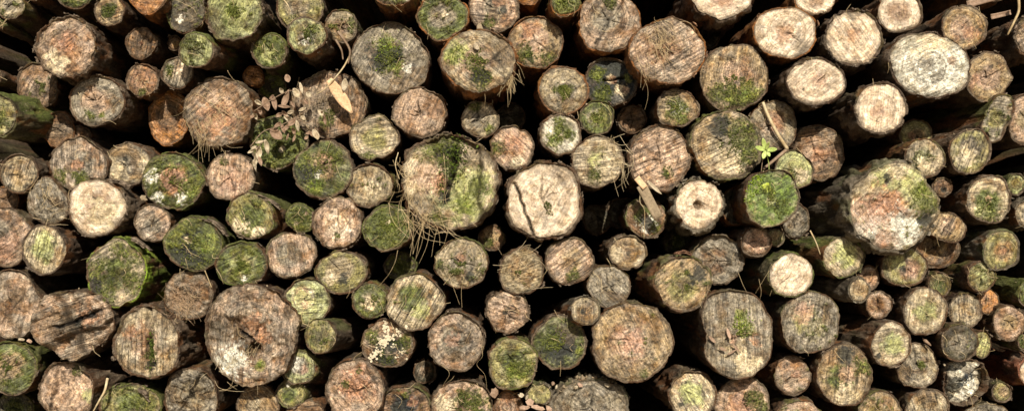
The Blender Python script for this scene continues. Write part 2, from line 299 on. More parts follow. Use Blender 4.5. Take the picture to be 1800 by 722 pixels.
# ---------------------------------------------------------------- the logs in view
# centre x y, radii, turn (photo pixels, degrees) and depth (cm towards the camera) | sapwood and heart colour | features | label
LOG_TABLE = '''
16 8 27 25 0 0|YG|m.35 b3|small grey green log end cut off by the top left corner
-1 43 9 8 0 1|ML|m.5|tiny green log end peeping in below the top left corner
130 -10 31 27 0 -2|ML|m.6|pale green log end half cut by the top edge, left of the brown speckled one
192 19 27 27 0 2|TD|g.0,.0,.5 b3|small tan log with dark mossy centre left of the bright orange one on top
259 -5 34 29 0 6|OO|wx0 b4 Bo|bright orange log end at the top edge with glowing orange bark below
327 22 35 35 0 0|DD|m.4 d0,.2,.7 w-.3,.3,.15|blackish mossy log end between the bright orange log and the large pale green one
115 83 53 53 0 7|PO|p0,-.1,.4 o.05,-.1,.25 s35,.4 b5 F14 x.08 c-.3,.5,.4 R2 d-.3,-.5,.2|large pinkish log with ragged peeling rim and orange heart, upper left
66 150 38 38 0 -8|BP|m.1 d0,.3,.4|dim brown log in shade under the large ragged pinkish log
170 177 50 45 8 3|GP|g-.25,.5,.22 y.2,.55,.1 s20,.2 b4 F4 T-2,2|light grey log with small green specks near its lower rim, upper left
248 76 28 28 0 -2|BB|d-.1,0,.6 o.0,.0,.12 cr60,.9,.03|small brown log with dark centre and thin crack under the bright orange log
307 76 14 14 0 -6|BT||tiny brown log tucked left of the small pale green protruding log
250 142 29 29 0 0|BT|o0,-.2,.6 g0,.8,.3 wx.1|small yellow brown log with green lower rim, beside the light grey log
345 89 32 32 0 8|LL|m.55 s80,.5 e.3,-.5,.3 b4 T-5,4|small pale green saw marked log standing proud above the big brown straw covered log
312 128 28 28 0 1|GC|g-.5,-.2,.4 c.4,-.5,.25 b4|small grey log half behind the pale green proud one
298 206 36 49 0 -8|OB|wx.1 d.2,-.6,.3 b2 Bo cr10,.6,.05|orange brown cracked log behind the big straw covered brown log
384 197 61 60 0 2|BP|o0,.2,.5 x.06 R2 b3 wx.6|big round reddish brown log covered in fine straw, upper left
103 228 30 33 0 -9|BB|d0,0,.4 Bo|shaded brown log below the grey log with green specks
140 240 20 20 0 -10|BO|wx.2|small broken brown log behind the shaded brown one
-8 203 42 40 0 6|VM|m.4 b5 Bm T-10,2|mossy barked log slanting in at the left edge
-9 135 12 12 0 2|YT||tiny grey log end just touching the left edge
410 20 51 51 0 5|LM|t-.1,.3,.3 e.1,.0,.6 y.0,.0,.3 m.2 x.09 R2 b5 F10 d-.7,.5,.4 s60,.3|large pale green log with shaggy grey rim at the top edge
473 89 31 31 0 2|MM|m.7 e0,.2,.4 s70,.25|small dark green log right of the large pale green one
539 62 36 33 0 8|LG|w0,.1,.3 g.2,-.2,.5 b5|blue grey green log standing proud with dark bark to its right, top left of centre
525 12 41 41 0 0|VY|m.35 s20,.3|yellowish log half hidden behind the proud blue green one
600 46 29 30 0 -1|YB|m.3|small brown and green log left of the big grey one with the green star
686 103 68 65 10 2|GG|g0,0,.4 y-.1,-.25,.3 y.1,.2,.22 k-.3,.0,.3 k.1,-.1,.2 w.45,.25,.1 cr0,.9,.02 cr120,.9,.02 cr220,.8,.02 b2 wx.5|big round grey log with a green star shaped moss patch
694 -12 38 25 0 8|GL|m.3 b5 Bo|grey green log cut by the top edge with deep rusty bark below
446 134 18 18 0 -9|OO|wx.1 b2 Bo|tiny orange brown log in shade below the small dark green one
477 150 26 24 0 -11|MD|m.6|small dim green log above the dried leaf spray
580 183 66 60 0 -1|BP|s85,.5 R2 d-.2,.1,.35 g-.1,.4,.25 x.05 b4 wx.6|large brown fibrous log behind the long dry leaf
487 250 49 46 0 -2|MM|m.75 c.2,.3,.12 c-.1,-.3,.1 b2|dark mossy log under the spray of dried leaves
658 242 44 39 0 2|cV|s10,.55 g-.3,.8,.3 e0,.9,.2 b3 m.1|tan log with fine level saw marks below the big grey one with the green star
737 199 47 43 0 3|PP|wx.2 s70,.35 cr190,.5,.03 R1.5 b3 F4 x.04|pale pink log right below the big grey one with the green star
778 28 45 43 0 1|MG|m.55 c.1,.0,.15 b4 Bo|grey green speckled log at top, left above the proud shaggy log
868 14 45 43 0 -1|PG|o.3,-.3,.3 k.4,.1,.2 g-.2,.6,.3 b3|brownish pink log at the top edge above the proud shaggy one
842 108 65 58 8 10|cP|e-.6,-.3,.4 y-.7,-.2,.3 g-.1,.0,.35 g.1,.45,.35 p0,.05,.15 k.05,.4,.3 d.5,-.4,.5 k.5,-.1,.15 d.6,.0,.3 L40,.2,-4 s140,.4 R2.2 b5 Bo F8|large proud tan and moss log with a shaggy grey right side, top centre
940 74 49 46 0 1|TP|k-.2,.55,.22 g-.3,.4,.35 g.5,.6,.3 p0,.3,.13 o-.2,-.5,.4 s20,.2 b3 Bo|tan log with small pink heart and green lower edge, right of the shaggy one
994 5 27 24 0 6|MM|m.5 y-.3,.1,.4 b4 Bo|small green log end at the top edge with brown bark below, right of top centre
844 209 33 33 0 2|cG|cr95,1,.05 cr30,.9,.03 cr200,.8,.03 cr320,.8,.03 g.5,.5,.35 g-.2,-.7,.35 b3|small tan log split by radial cracks into wedges below the proud shaggy one
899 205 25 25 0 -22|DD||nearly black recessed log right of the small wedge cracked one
990 158 43 42 0 3|YG|g0,.05,.35 y0,.05,.22 R2 b5 Bo x.04 s40,.3|grey tan rough log with a green spot in its middle, top right of centre
1073 145 46 43 0 -1|KK|k0,-.3,.8 k-.3,.5,.6 g-.5,-.3,.35 y-.5,-.2,.15 g-.3,.5,.4 c.45,.35,.28 c-.05,-.15,.2 o.1,-.1,.15 p.6,.3,.15 y.7,-.2,.2 Z-.3,-.05,.6,-.2,.04 R2.5 b3|blue black log with tan and green streaks across its face
1049 206 30 30 0 3|MG|y.1,.1,.5 m.4 b2|small grey green log below the blue black streaked one
986 235 38 36 0 4|WM|g-.1,-.6,.35 g.4,.0,.3 y-.3,.2,.5 c0,.1,.15 b5|small log with vivid white and green mottled face, right of centre above the cream giant
900 259 39 37 0 2|PO|p.2,-.2,.5 o.2,-.2,.25 g-.7,.0,.35 c.3,.7,.3 wx.1 r.4 b4|small pinkish orange log with a green left side, above the cracked cream giant
1072 38 54 54 0 2|PG|d-.2,-.6,.4 g0,-.7,.25 L60,0,-2 wx.5 s60,.3 b4 Bo x.04|large grey pink log with a furrow down its upper half, top right of centre
928 -17 26 26 0 -6|OO|Bo b3|rusty brown log mostly above the top edge, left of the small green one
1174 88 67 57 -5 9|PP|wx.5 s30,.5 R2 b4 Bo x.05 d-.2,-.5,.35 F5|large proud pinkish log with hairy straw on its upper face, right of top centre
1268 -12 60 49 0 9|CP|wx0 s20,.3 b7 Bd x.03 p0,0,.5|bright cream log at the top edge with thick dark bark below
1381 59 58 44 6 6|CC|o0,0,.3 wx.3 d.5,.4,.25 R1.5 b4 Bo|cream log with golden bark below, wide face, top right, left of the whitest log
1290 136 61 58 0 3|TP|g0,.55,.5 g.5,.5,.4 y.3,.5,.2 g-.4,.5,.35 p0,.0,.15 s80,.5 b4 x.03|big tan log with a green mossy lower half, top right
1246 68 19 18 0 -14|DD|m.3|small dark log recessed under the thick barked cream one
1190 189 37 33 0 4|TM|w0,.1,.35 g-.1,.2,.6 y.2,.5,.3 b4|small tan log with a white and green centre, below the proud hairy pinkish one
1111 210 25 26 0 -7|BB|d0,0,.5|small shaded brown log right of the small grey green one
1361 219 42 44 0 1|YP|wx.6 o0,.1,.3 b3 P1,.95,.98,1.05,1,.9,1,1.02|grey pink log with a pale twig lying across it
1433 0 36 26 0 5|CP|wx0 cr10,.9,.03 b4 Bo|bright cream pink log cut by the top edge, left above the whitest log
1436 143 50 42 5 8|CC|wx0 p.1,.0,.25 k-.5,.3,.06 k-.1,.3,.05 b6 Bd|bright cream log with dark specks and long dark bark beneath, below the wide cream one
1501 67 51 49 0 5|CC|wx0 o0,-.1,.25 b7 Bd F12 x.06 d0,-.9,.25|whitest log of all with shaggy bark all round, upper right
1583 22 41 36 0 1|CP|wx.3 R1.5 b4|cream log at the top right, between the whitest log and the tan pink one
1695 48 41 40 0 3|TP|wx.1 o.3,.3,.4 b4 s30,.2|tan pink round log with long grey bark to its left, top right
1635 114 74 57 12 9|WG|w.1,.2,.8 o.55,-.1,.12 d.56,-.1,.07 d-.1,-.0,.25 d.2,.3,.2 c0,-.7,.5 R2 b5 Bd x.03 F6|largest pale white log covered with lichen and a knot at its right, upper right
1737 137 39 45 0 1|TP|p-.5,.1,.3 wx.1 b4 s35,.2 F4|tan orange log right behind the largest pale lichen covered one
1547 190 47 46 0 9|CC|wx0 p-.05,.05,.22 d-.05,-.05,.12 s85,.6 b6 Bd|bright cream log with rows of tiny holes and long dark bark at lower left
1611 237 30 27 0 -5|VO|d.0,0,.4 o-.3,.1,.3 cr240,.8,.05|small yellow brown cracked log in shade under the cream log with rows of holes
1755 208 28 41 15 3|GV|m.3 P.9,1.15,1,.8,.95,1.15,1,.75 R3 b4 T7,0|narrow grey green split log with a pointed lower end, near the right edge
1803 212 30 45 0 1|PY|wx.3 R2 b4|tan pink log cut by the right edge beside the narrow split one
1812 65 30 38 0 4|PY|wx.3 R2 b8 F12|log with shaggy splintered bark cut by the right edge, top right corner
1745 -26 32 30 0 -2|BT|Bo b4|brown barked log mostly above the top edge, near the top right corner
33 305 34 34 0 1|YT|cr85,.8,.04 wx.5 b4|small tan grey log at the left edge with a faint upright crack
137 290 51 46 0 2|PG|o.0,.0,.25 g.1,.5,.35 g-.6,.4,.25 y.5,.6,.12 wx.6 b4|large pinkish grey log with dark moss along its lower rim, left
224 288 41 37 0 0|cG|k-.1,-.2,.12 cr250,.9,.04 c-.4,.3,.4 wx.5 b4 F3|small grey cream log with a dark crack, left of the brown hearted mossy ring log
304 317 54 50 0 2|MO|m.6 p0,0,.42 o0,0,.35 d.1,.0,.2 w-.7,-.1,.2 w.3,.6,.2 y.7,.4,.3 w-.5,.6,.2 b4 R2|log with a reddish brown heart inside a thick ring of moss, left
405 311 43 43 0 2|PP|p0,.2,.5 wx.3 g-.3,-.6,.15 r.4 b3|pinkish tan log with fine growth rings, right of the mossy ring log
83 354 38 40 0 3|GG|P.95,.85,1.15,.85,.9,1,.95,1.05 R3 wx.8 b3|rough triangular grey log draped with straw, left
168 365 53 49 0 5|CP|wx.2 k0,-.3,.13 s0,.3 R2 b5 c.2,.2,.6 F4 T-6,0|bright cream log with a few dark specks and stripped bark at its right, left side
268 392 32 34 0 2|PG|wx.6 cr80,.8,.03 cr200,.8,.03 b3|small pinkish grey log below the mossy ring log
8 417 47 52 0 2|PG|s30,.4 p0,.3,.5 b3|pink tan log cut by the left edge beside the yellow green ridged one
77 438 41 45 0 4|cL|s75,.7 e-.0,-.3,.4 R2 b4 Bd T-5,0|yellowish cream log with slanting saw ridges and dark bark at its right, left
340 428 51 47 0 3|MK|m.7 k-.1,.3,.6 c-.2,-.1,.13 y.4,0,.35 b2|dark green and black log with a small cream heart, left of centre
203 479 53 62 0 5|cM|g-.6,-.1,.45 g.5,-.5,.4 g.6,.3,.4 g-.3,.7,.4 g.1,-.7,.3 k-.7,.4,.3 s30,.5 b5 By T-4,0|large green log streaked with tan, bright moss on its right side, lower left
8 350 26 22 0 -5|BB|Bo b4|dim brown log cut by the left edge below the small tan grey one
568 297 52 52 0 3|MT|g-.5,0,.55 y-.3,.5,.35 g.3,-.4,.4 p.1,-.2,.22 w-.2,.2,.15 cr20,.9,.03 cr50,.8,.03 k-.6,.2,.4 b4|large green and tan moss covered log left of centre, below the fibrous brown one
648 325 42 38 0 3|YT|c.1,.1,.4 m.3 b5 R1.5 cr95,.8,.03|small tan grey log with a shaggy dark rim, left of the giant split log
441 380 44 41 0 3|VM|m.5 c-.5,.5,.4 c.3,.7,.3 b4 T-6,0|olive log with bark showing at its right, left of the tiny dark green one
528 383 25 26 0 1|MK|m.8 c-.2,.3,.2 p.4,-.3,.12 b2|tiny dark green log with a pink speck, between the olive and the bright pink log
594 391 45 46 0 4|PC|wx.1 s85,.35 L45,.25,-3 b4 F5 x.05 g.0,.5,.12|bright pinkish tan log with a slanting ledge, left of centre
681 400 43 40 0 4|MM|m.7 y.1,-.1,.3 c.0,-.2,.13 s60,.3 b3|smooth green log under straw, left of the giant split log
513 449 43 41 0 2|PG|wx.6 m.15 R1.5 b4|tan pink mottled log left of centre, below the tiny dark green one
425 464 46 39 0 4|ML|m.6 s25,.6 y.2,.2,.2 w.1,.6,.1 b4|green saw ridged log below the olive one
598 479 45 39 0 4|VY|m.25 k.1,.3,.25 s10,.45 b4 c-.4,.2,.3|olive tan log with a dark blot, below the bright pinkish tan one
703 467 29 24 0 -8|DM|m.6 b4|dim dark mossy log recessed below the smooth green one
787 316 90 84 0 5|cL|c-.5,-.1,.5 p-.4,-.1,.35 p-.1,.1,.25 o-.12,.05,.16 g-.25,-.75,.45 g.0,-.6,.3 e.45,.4,.5 e.5,.1,.4 g.6,.15,.25 y.35,.5,.25 d.55,-.55,.35 k.08,-.5,.18 k-.05,.35,.12 d-.5,.5,.3 g-.2,.85,.25 Z.15,-.7,-.05,.5,.05 L88,.62,-6 L115,.02,2.5 R3.2 b6 F12 x.05 wx.15 s60,.3|giant split log with green and pink halves and a moss clump, centre
956 352 66 71 0 6|CC|Z-.78,-.45,-.22,.92,.034 cr88,.75,.028 cr50,.6,.02 cr20,.5,.018 cr-60,.5,.015 g.1,.12,.09 g.15,.3,.06 d.6,-.6,.35 d.3,-.8,.2 s60,.35 wx.15 b7 F10 x.03 R1.3|giant cream log with a long dark crack and a green speck, centre
1051 284 48 46 0 3|cV|s5,.6 e0,.0,.3 g-.1,.5,.25 c.4,.2,.5 b4|tan log with level scratches and straw at its rim, right of centre
864 418 23 23 0 -7|BT|m.25 g-.2,.4,.4|small dim brown log under the giants in the centre
812 463 47 45 0 4|YG|m.4 o.0,-.2,.2 k.3,.5,.2 s60,.3 R2 b3 x.03|grey green log with crossing straws below the giant split one
917 477 41 41 0 3|YT|s20,.45 m.2 R3 b4 x.05 F6|ragged tan grey log below the giant cream one
1001 459 43 41 0 4|PT|s35,.65 g.1,.6,.3 b4|pink tan log with slanting saw marks below the giant cream one
1104 444 33 30 0 1|cT|k0,.05,.2 r.6 b5 d0,0,.3|small tan log with a dark pith hole and rings, right of centre
1071 503 39 38 0 3|GG|wx.4 r.6 m.15 b2|smooth grey log with faint rings above the giant ringed one
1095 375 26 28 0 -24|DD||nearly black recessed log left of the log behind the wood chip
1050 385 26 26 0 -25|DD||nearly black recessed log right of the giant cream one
1159 278 54 57 0 4|PP|wx.15 s25,.6 g.2,.45,.2 b5 F5|large pinkish log with slanting saw streaks, right of centre
1277 254 62 63 0 4|TY|g.5,-.3,.6 g.6,.3,.4 k-.2,-.5,.3 s25,.6 c0,.5,.4 b5 Bm wx.5 T3,0|large brown log with green right side and mossy bark, right of centre
1229 358 46 47 0 4|CC|wx.1 o0,.05,.0 H-.02,.05,.17,3 b9 F8 x.06 R2 s85,.25 Bg T3,0|bright cream log with a small square hole in its middle and thick bark
1134 382 37 35 0 -2|BM|m.35 w.1,.3,.35 o0,-.1,.12 g.5,.5,.3 b3|brown and green mottled log behind the hanging wood chip
1356 347 48 49 0 10|LM|m.15 t0,0,1.1 t.3,-.2,.6 t-.3,.3,.5 l-.2,-.3,.2 e.0,.1,.2 c-.05,.0,.12 g.3,.3,.3 y.0,-.1,.2 k.15,.25,.1 b2 x.03 r.5|vivid green proud log with the seedling above, right
1398 298 33 33 0 3|LV|e.2,-.2,.6 g-.2,.5,.4 c.3,.3,.4 b2|small yellow green log behind the vivid green proud one
1440 268 45 48 0 -1|BP|o.0,.1,.3 wx.4 b4 d.4,.6,.3|shaded brown log with rusty centre, right, under the bright cream ones
1397 388 27 33 0 -3|DG|d0,0,.5 R3 wx.6|small dark grey log lower right behind the vivid green one
1295 362 28 34 0 -8|DB|Bo b4|dim brown barked log left of the vivid green one
1329 425 27 26 0 3|PP|p0,0,.6 wx.3 b4|small pinkish brown log below the vivid green one
1363 417 17 18 0 -1|VT|m.2|tiny olive log tucked right of the small pinkish brown one
1262 456 46 45 0 1|GB|R4 wx.8 b4 x.05|rough grey brown log with soil like face, right of centre
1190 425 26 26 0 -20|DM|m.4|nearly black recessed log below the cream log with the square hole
1202 497 51 49 0 5|TV|m.3 g.1,-.4,.12 y.1,.15,.13 d-.0,.0,.3 k.5,-.3,.3 s40,.4 r.4 b6 T5,0|large brown olive log with two pale green spots, above the heart shaped grey log
1391 483 41 39 0 5|CC|wx.3 s60,.4 R1.5 b4 Bm T6,0|yellowish cream log with mossy bark to its left, right of the rough grey brown one
1568 362 80 80 0 9|cP|e.1,-.6,.6 e.5,-.4,.5 c.1,-.8,.25 p-.15,0,.45 o-.2,.0,.38 o-.1,-.15,.25 w.1,.55,.4 w-.5,.55,.35 p-.5,.2,.4 p-.2,.7,.3 w.4,.45,.25 g.75,-.1,.35 y.6,-.4,.2 k.75,.3,.2 k-.15,-.6,.1 o-.2,.85,.1 R3.2 b8 Bg F8 wx.1 m.12 s45,.35 T9,0|giant log with pink middle, pale green top and white lower half, right
1625 278 36 36 0 6|cL|s80,.4 c0,.5,.4 R2 b5 m.15|small pale green tan log above right of the giant pink and white one
1707 266 39 41 0 5|VG|s70,.6 d.6,0,.5 c-.2,.2,.5 b4 T6,0|grey green log with a pale line across it, right side
1656 329 18 17 0 2|BB|k.2,.2,.3|tiny brown nut like log right of the giant pink and white one
1738 350 41 43 0 6|cM|s5,.6 g.0,.5,.5 e-.3,.5,.3 p.0,.0,.15 b4 T4,0|tan and green log with level saw marks, right side
1787 324 17 20 0 2|LV|m.4|tiny green log near the right edge
1815 375 32 28 0 5|YG|b5 Bg|grey barked log cut by the right edge below the tiny green one
1660 396 36 28 25 2|TP|P1.15,.95,.75,.9,1.05,.9,.95,1.1 wx.2 d0,.5,.3 cr240,.6,.03|half moon shaped brown log wedged right below the giant pink and white one
1648 438 43 34 0 -3|BT|wx.5 d-.2,-.2,.4|dim brown log below the half moon shaped one
1483 450 37 37 0 4|cL|m.12 e.1,-.1,.6 wx.4 b4 Bm T8,1|cream green log with bark to its left, below the giant pink and white one
1591 469 40 36 0 3|VP|p.3,.2,.25 e-.3,-.2,.3 k-.1,.1,.15 s85,.3 b4|tan green log with a pinkish spot, below the giant pink and white one
1760 440 34 36 0 4|VT|m.3 o.1,.0,.2 s60,.3 b4 Bg T6,0|olive tan log near the right edge
1726 486 26 27 0 4|VL|m.35 s30,.5 b4|small olive log with brown bark to its left, near the right edge
1527 488 19 22 0 0|PP|wx.1|tiny smooth pink tan log at lower right
22 535 48 60 0 2|PB|d.1,-.2,.3 L50,.1,-3 R2 wx.6 s80,.3 b3|large pinkish brown log at the left edge, lower left
133 567 69 61 5 5|PB|P.95,1.05,.9,1,1,.95,1.05,.85 R4.5 L-70,.05,-12 L20,.3,6 o.3,-.1,.3 d-.4,.0,.4 k.1,.0,.16 k.4,-.2,.12 Z-.4,.1,.7,-.35,.05 wx.7 s20,.6 b2 F5 x.06|large lumpy reddish log split by a ledge, lower left
261 604 61 63 0 6|cP|V92,.05,.10,9 g.05,.3,.16 k.0,.6,.14 k.03,.0,.1 g.1,.0,.08 d-.5,-.2,.35 o-.5,-.3,.2 d.6,-.5,.3 s88,.6 wx.4 b6 x.03 F4 R2 T-6,0|cream log split by an upright mossy crack, lower left
330 520 44 44 0 2|BB|R4 wx.7 b3 d0,0,.4|brown log covered by a nest of straw, lower left
16 645 48 48 0 3|MT|m.45 d-.2,.2,.5 b4|green and brown log cut by the left edge, lower left
114 686 51 54 0 4|PP|wx.1 L80,-.4,3 e.7,.2,.2 g.4,-.7,.2 s60,.2 b5 T-7,0|pale pink smooth log at the bottom left
228 714 53 42 0 3|VM|m.55 d.3,.3,.3 b4|dark green log cut by the bottom edge, left
335 697 48 49 0 2|GY|R5 wx.8 b3 L60,-.1,4|rough grey lumpy log at the bottom edge, left
25 718 36 30 0 -6|DM|m.5|dim dark green log in the bottom left corner
441 588 80 93 0 6|PB|V85,-.28,.03,3 H.09,.24,.12,7 H-.02,.32,.08,4 o.1,-.05,.3 w-.35,.5,.35 k.0,.3,.14 k-.7,-.1,.16 d-.6,-.1,.3 d-.1,.05,.2 Z-.25,-.1,.15,.2,.03 R4 s85,.35 wx.6 x.05 b2 y.2,.6,.12|giant rough brown log with a dark hollow in it, lower left
538 530 41 41 0 4|LC|e0,.0,.5 s5,.5 cr-12,.8,.03 p0,.1,.15 wx.1 b3 m.1|smooth pale olive log right of the giant hollow one
650 527 33 33 0 3|MY|m.4 c0,.2,.3 b4|small green tan log left of the diagonally ridged one, lower centre
729 530 51 49 0 5|cM|s60,.8 m.2 e.2,.3,.3 b3|large pale green log with strong diagonal saw ridges, lower centre
563 590 29 31 0 7|VM|m.35 s80,.5 b2 d0,0,.5 T-8,-2|small dark olive log with a loose ring of bark at its right
680 602 46 44 0 3|BD|g.7,0,.35 g0,.6,.35 g-.55,-.3,.3 k.3,.2,.4 k-.1,.5,.4 b4 R1.5|dark log painted with a white lichen cross, lower centre
525 645 32 31 0 4|LG|w-.2,-.3,.4 p.3,.1,.22 m.3 b4 T-9,-6|small white and green mottled log below the dark olive one
511 690 26 26 0 2|VM|m.4 w-.2,-.5,.15 b3 T-7,-6|small olive log near the bottom, under the small white and green one
624 686 52 58 0 5|PO|p0,-.2,.5 o0,-.2,.4 g.1,-.6,.08 g-.3,-.2,.12 wx.3 R2 cr30,.6,.03 cr150,.6,.03 b3|pink orange log with spots of moss at the bottom edge
453 712 37 38 0 2|TY|wx.4 R1.5 b3|tan log under the giant hollow one, cut by the bottom edge
537 738 38 34 0 1|BP|R2 b3|brown log mostly below the bottom edge, left of the pink orange one
710 717 46 40 0 0|BK|k-.2,.1,.4 m.35 o.3,-.2,.2 R2 b4|brown and black mottled log at the bottom edge, right of the pink orange one
746 652 20 22 0 -9|DB||small dim log below the large grey pink log of the lower centre
800 600 49 51 0 4|PG|p0,.0,.25 wx.7 R3 b4 s40,.2|large grey log with a pink heart, lower centre
893 548 38 38 0 2|PP|R2 x.05 wx.2 k-.1,0,.12 b4 F6 r.3|ragged pinkish log with a dark pith, lower centre
902 639 43 45 0 4|VM|m.45 y.4,.4,.2 y0,.3,.3 s10,.4 b4|olive green log with a shiny mossy face, bottom centre
985 601 47 49 0 3|MK|k0,.2,.7 g-.3,0,.4 y.7,.3,.15 d.3,-.3,.4 s30,.35 b4|dark green black log left of the giant ringed one
1028 547 27 26 0 7|YT|r.5 k-.2,.0,.2 wx.4 b3 Bg T7,-5|small brown tan log with bark at its left, above the giant ringed one
1110 601 70 69 0 6|TP|r.42 p.05,0,.34 p.05,.0,.3 wx.35 b4 d-.8,.3,.2 m.08 d-.3,.7,.3 g.3,.8,.12|giant tan log with growth rings and pinkish heart, lower right of centre
811 716 58 52 0 2|PM|g.4,-.2,.5 g.7,.3,.4 p0,.2,.35 L88,-.05,2 b3 c-.5,-.1,.3|pinkish log with a green right half at the bottom edge, centre
948 692 23 20 0 2|VV|m.3 r.4 b5 Bg|small olive log near the bottom edge, left of the recessed grey one
893 714 25 30 0 0|BP|Bo R2 b3 o.0,-.5,.4|small reddish barked log among pale chips, bottom edge
1040 714 68 52 0 2|GG|wx.6 R3 m.1 b9 Bg|large grey log with crumbly thick bark on top, bottom edge
1290 586 63 80 -12 7|GY|y.2,-.15,.25 y.15,-.4,.18 o.5,.2,.15 d-.4,.0,.5 p0,.1,.13 c.3,.75,.35 P1,1,1,.95,.8,1.02,1,1 cr5,.8,.02 wx.5 r.3 b3|large heart shaped grey brown log with yellow moss in its middle
1426 566 53 55 0 5|GV|s80,.5 p-.2,-.3,.3 m.15 wx.5 b3 T3,0|large grey green log with an even face, lower right
1218 692 41 43 0 3|cL|e0,0,.5 k-.5,.4,.12 b5 wx.2|pale yellow log at the bottom edge, right of centre
1305 708 50 48 0 2|PO|p0,.1,.5 g.4,-.2,.35 cr5,.7,.03 g.7,.2,.3 b3 wx.2|pinkish orange log with green right rim at the bottom edge
1393 660 33 36 0 1|PP|o.2,-.1,.2 r.3 wx.5 b4 m.1|small pinkish brown log right of the heart shaped one
1403 742 46 39 0 2|PL|m.3 b4|pinkish green log barely above the bottom edge
1486 658 49 54 0 4|TM|d.3,-.6,.4 g.6,-.3,.3 p0,0,.3 s85,.5 c0,.7,.4 k-.1,-.7,.3 b3|large tan log with a dark upper rim, lower right
1511 510 21 22 0 6|cT|r.3 b4 Bg wx.2 T9,0|small tan log with grey bark at its left, lower right
1545 535 24 24 0 1|PB|wx.4 b3|small reddish brown log below the small tan one, lower right
1627 546 38 42 0 5|cV|s85,.4 e0,0,.4 wx.3 b3|pale olive log with a faint upright seam, lower right
1652 500 20 23 0 1|VM|m.3|small olive grey log above the pale olive one with the seam
1697 546 29 31 0 2|YT|wx.5 m.1 b4|small grey tan log right of the pale olive one with the seam
1736 528 20 23 0 -1|OO|wx0 b1|small smooth orange log near the right edge
1775 567 29 32 0 3|PT|wx.1 s20,.4 b4|small pinkish tan log near the right edge, below the smooth orange one
1567 604 37 41 0 5|cL|s10,.4 e.2,0,.4 k-.6,.5,.12 b4 T6,0|yellowish tan log with a dark spot at its lower left rim, lower right
1614 643 36 40 0 1|YG|cr100,.8,.04 cr10,.7,.03 y.1,-.1,.2 wx.6 b3|grey cracked log behind the yellowish tan one, lower right
1688 601 33 33 0 5|DG|wx.4 m.2 s85,.2|dark grey green smooth log, lower right
1726 605 17 25 0 1|VL|e0,0,.6 b1|narrow yellow olive log peeping out right of the dark grey green one
1697 670 42 42 0 1|WK|k-.6,0,.5 w.3,.3,.5 d0,-.5,.3 R7 x.07 L50,0,8 P1,1.05,.95,1,.9,1.05,1,.9|jagged broken log, half grey white and half black, lower right
1762 689 18 19 0 1|VT|m.2|tiny olive log near the bottom right corner
1812 655 22 28 0 4|CP|b7 Br|log with red brown bark cut by the right edge, lower right
1547 728 39 40 0 2|TV|m.3 s80,.3 b3|tan green log at the bottom edge below the large tan one with dark rim
1632 726 39 42 0 2|YY|wx.5 d.3,0,.3 b3|grey tan log at the bottom edge, right
1735 730 40 22 0 0|GD|R4 b3|grey log barely above the bottom edge near the right corner
1812 515 24 26 0 3|ML|m.5 b4|green log cut by the right edge, lower right
1802 602 13 13 0 1|MM|m.6|tiny green log cut by the right edge
61 -12 15 15 0 -2|BY||small brown log barely below the top edge near the left corner
'''

# ---------------------------------------------------------------- the log builder
PAL = {
 'C': (.70,.57,.415), 'c': (.42,.345,.225), 'P': (.40,.285,.195), 'T': (.34,.25,.14), 'Y': (.30,.245,.155),
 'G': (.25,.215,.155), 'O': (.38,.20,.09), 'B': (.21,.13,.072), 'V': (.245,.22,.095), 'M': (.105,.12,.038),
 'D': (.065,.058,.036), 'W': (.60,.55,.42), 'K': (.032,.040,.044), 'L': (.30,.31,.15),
}
SPOT = {'g': (.070,.085,.022), 'y': (.27,.29,.075), 'o': (.40,.215,.125), 'p': (.48,.30,.21), 'k': (.035,.036,.028),
        'd': (.13,.10,.065), 'c': (.60,.50,.33), 'w': (.72,.69,.57), 't': (.14,.19,.055), 'e': (.42,.42,.19), 'l': (.40,.46,.08)}
BARK = {'n': ((.115,.064,.034), (.175,.13,.088)), 'o': ((.30,.125,.04), (.17,.09,.045)), 'd': ((.075,.044,.026), (.14,.105,.075)),
        'g': ((.13,.105,.07), (.22,.19,.14)), 'm': ((.11,.088,.045), (.14,.14,.05)), 'y': ((.15,.08,.04), (.20,.27,.04)),
        'r': ((.30,.085,.035), (.34,.22,.15))}

def parse(tok):
    o = dict(m=0., b=4., B='n', R=1.15, x=.030, s=None, r=.6, wx=.3, T=[], V=[], L=[], H=[], P=None, F=0, cr=[], Z=[], blobs=[])
    for t in tok.split():
        if t.startswith('cr'): o['cr'].append([float(v) for v in t[2:].split(',')])
        elif t.startswith('wx'): o['wx'] = float(t[2:])
        elif t[0] in 'VLHZT': o[t[0]].append([float(v) for v in t[1:].split(',')])
        elif t[0] == 'P': o['P'] = [float(v) for v in t[1:].split(',')]
        elif t[0] == 'B': o['B'] = t[1]
        elif t[0] == 's': o['s'] = [float(v) for v in t[1:].split(',')]
        elif t[0] in 'mbRxrF' : o[t[0]] = float(t[1:])
        elif t[0] in SPOT:
            v = [float(q) for q in t[1:].split(',')]
            o['blobs'].append((t[0], *v))
    return o

def outline(th, rx, ry, rot, o, seed, R):
    """radius of the wood at each angle"""
    a = th - math.radians(rot)
    r = 1.0/np.sqrt((np.cos(a)/rx)**2 + (np.sin(a)/ry)**2)
    lob = fbm(np.cos(th)*1.3+seed*3.1, np.sin(th)*1.3, seed*1.7, 3)-.5
    rag = fbm(np.cos(th)*R*130+seed, np.sin(th)*R*130, seed*2.3, 3)-.5
    lob2 = fbm(np.cos(th)*3.2+seed*1.1, np.sin(th)*3.2, seed*2.9, 2)-.5
    r = r*(1 + .30*lob + .06*lob2) + rag*R*o['x']*2.0
    if o['P']:
        P = np.array(o['P']); n = len(P)
        f = (th % (2*math.pi))/(2*math.pi)*n
        i = np.floor(f).astype(int); t = f-i; t = t*t*(3-2*t)
        r = r*(P[i % n]*(1-t) + P[(i+1) % n]*t)
    return r

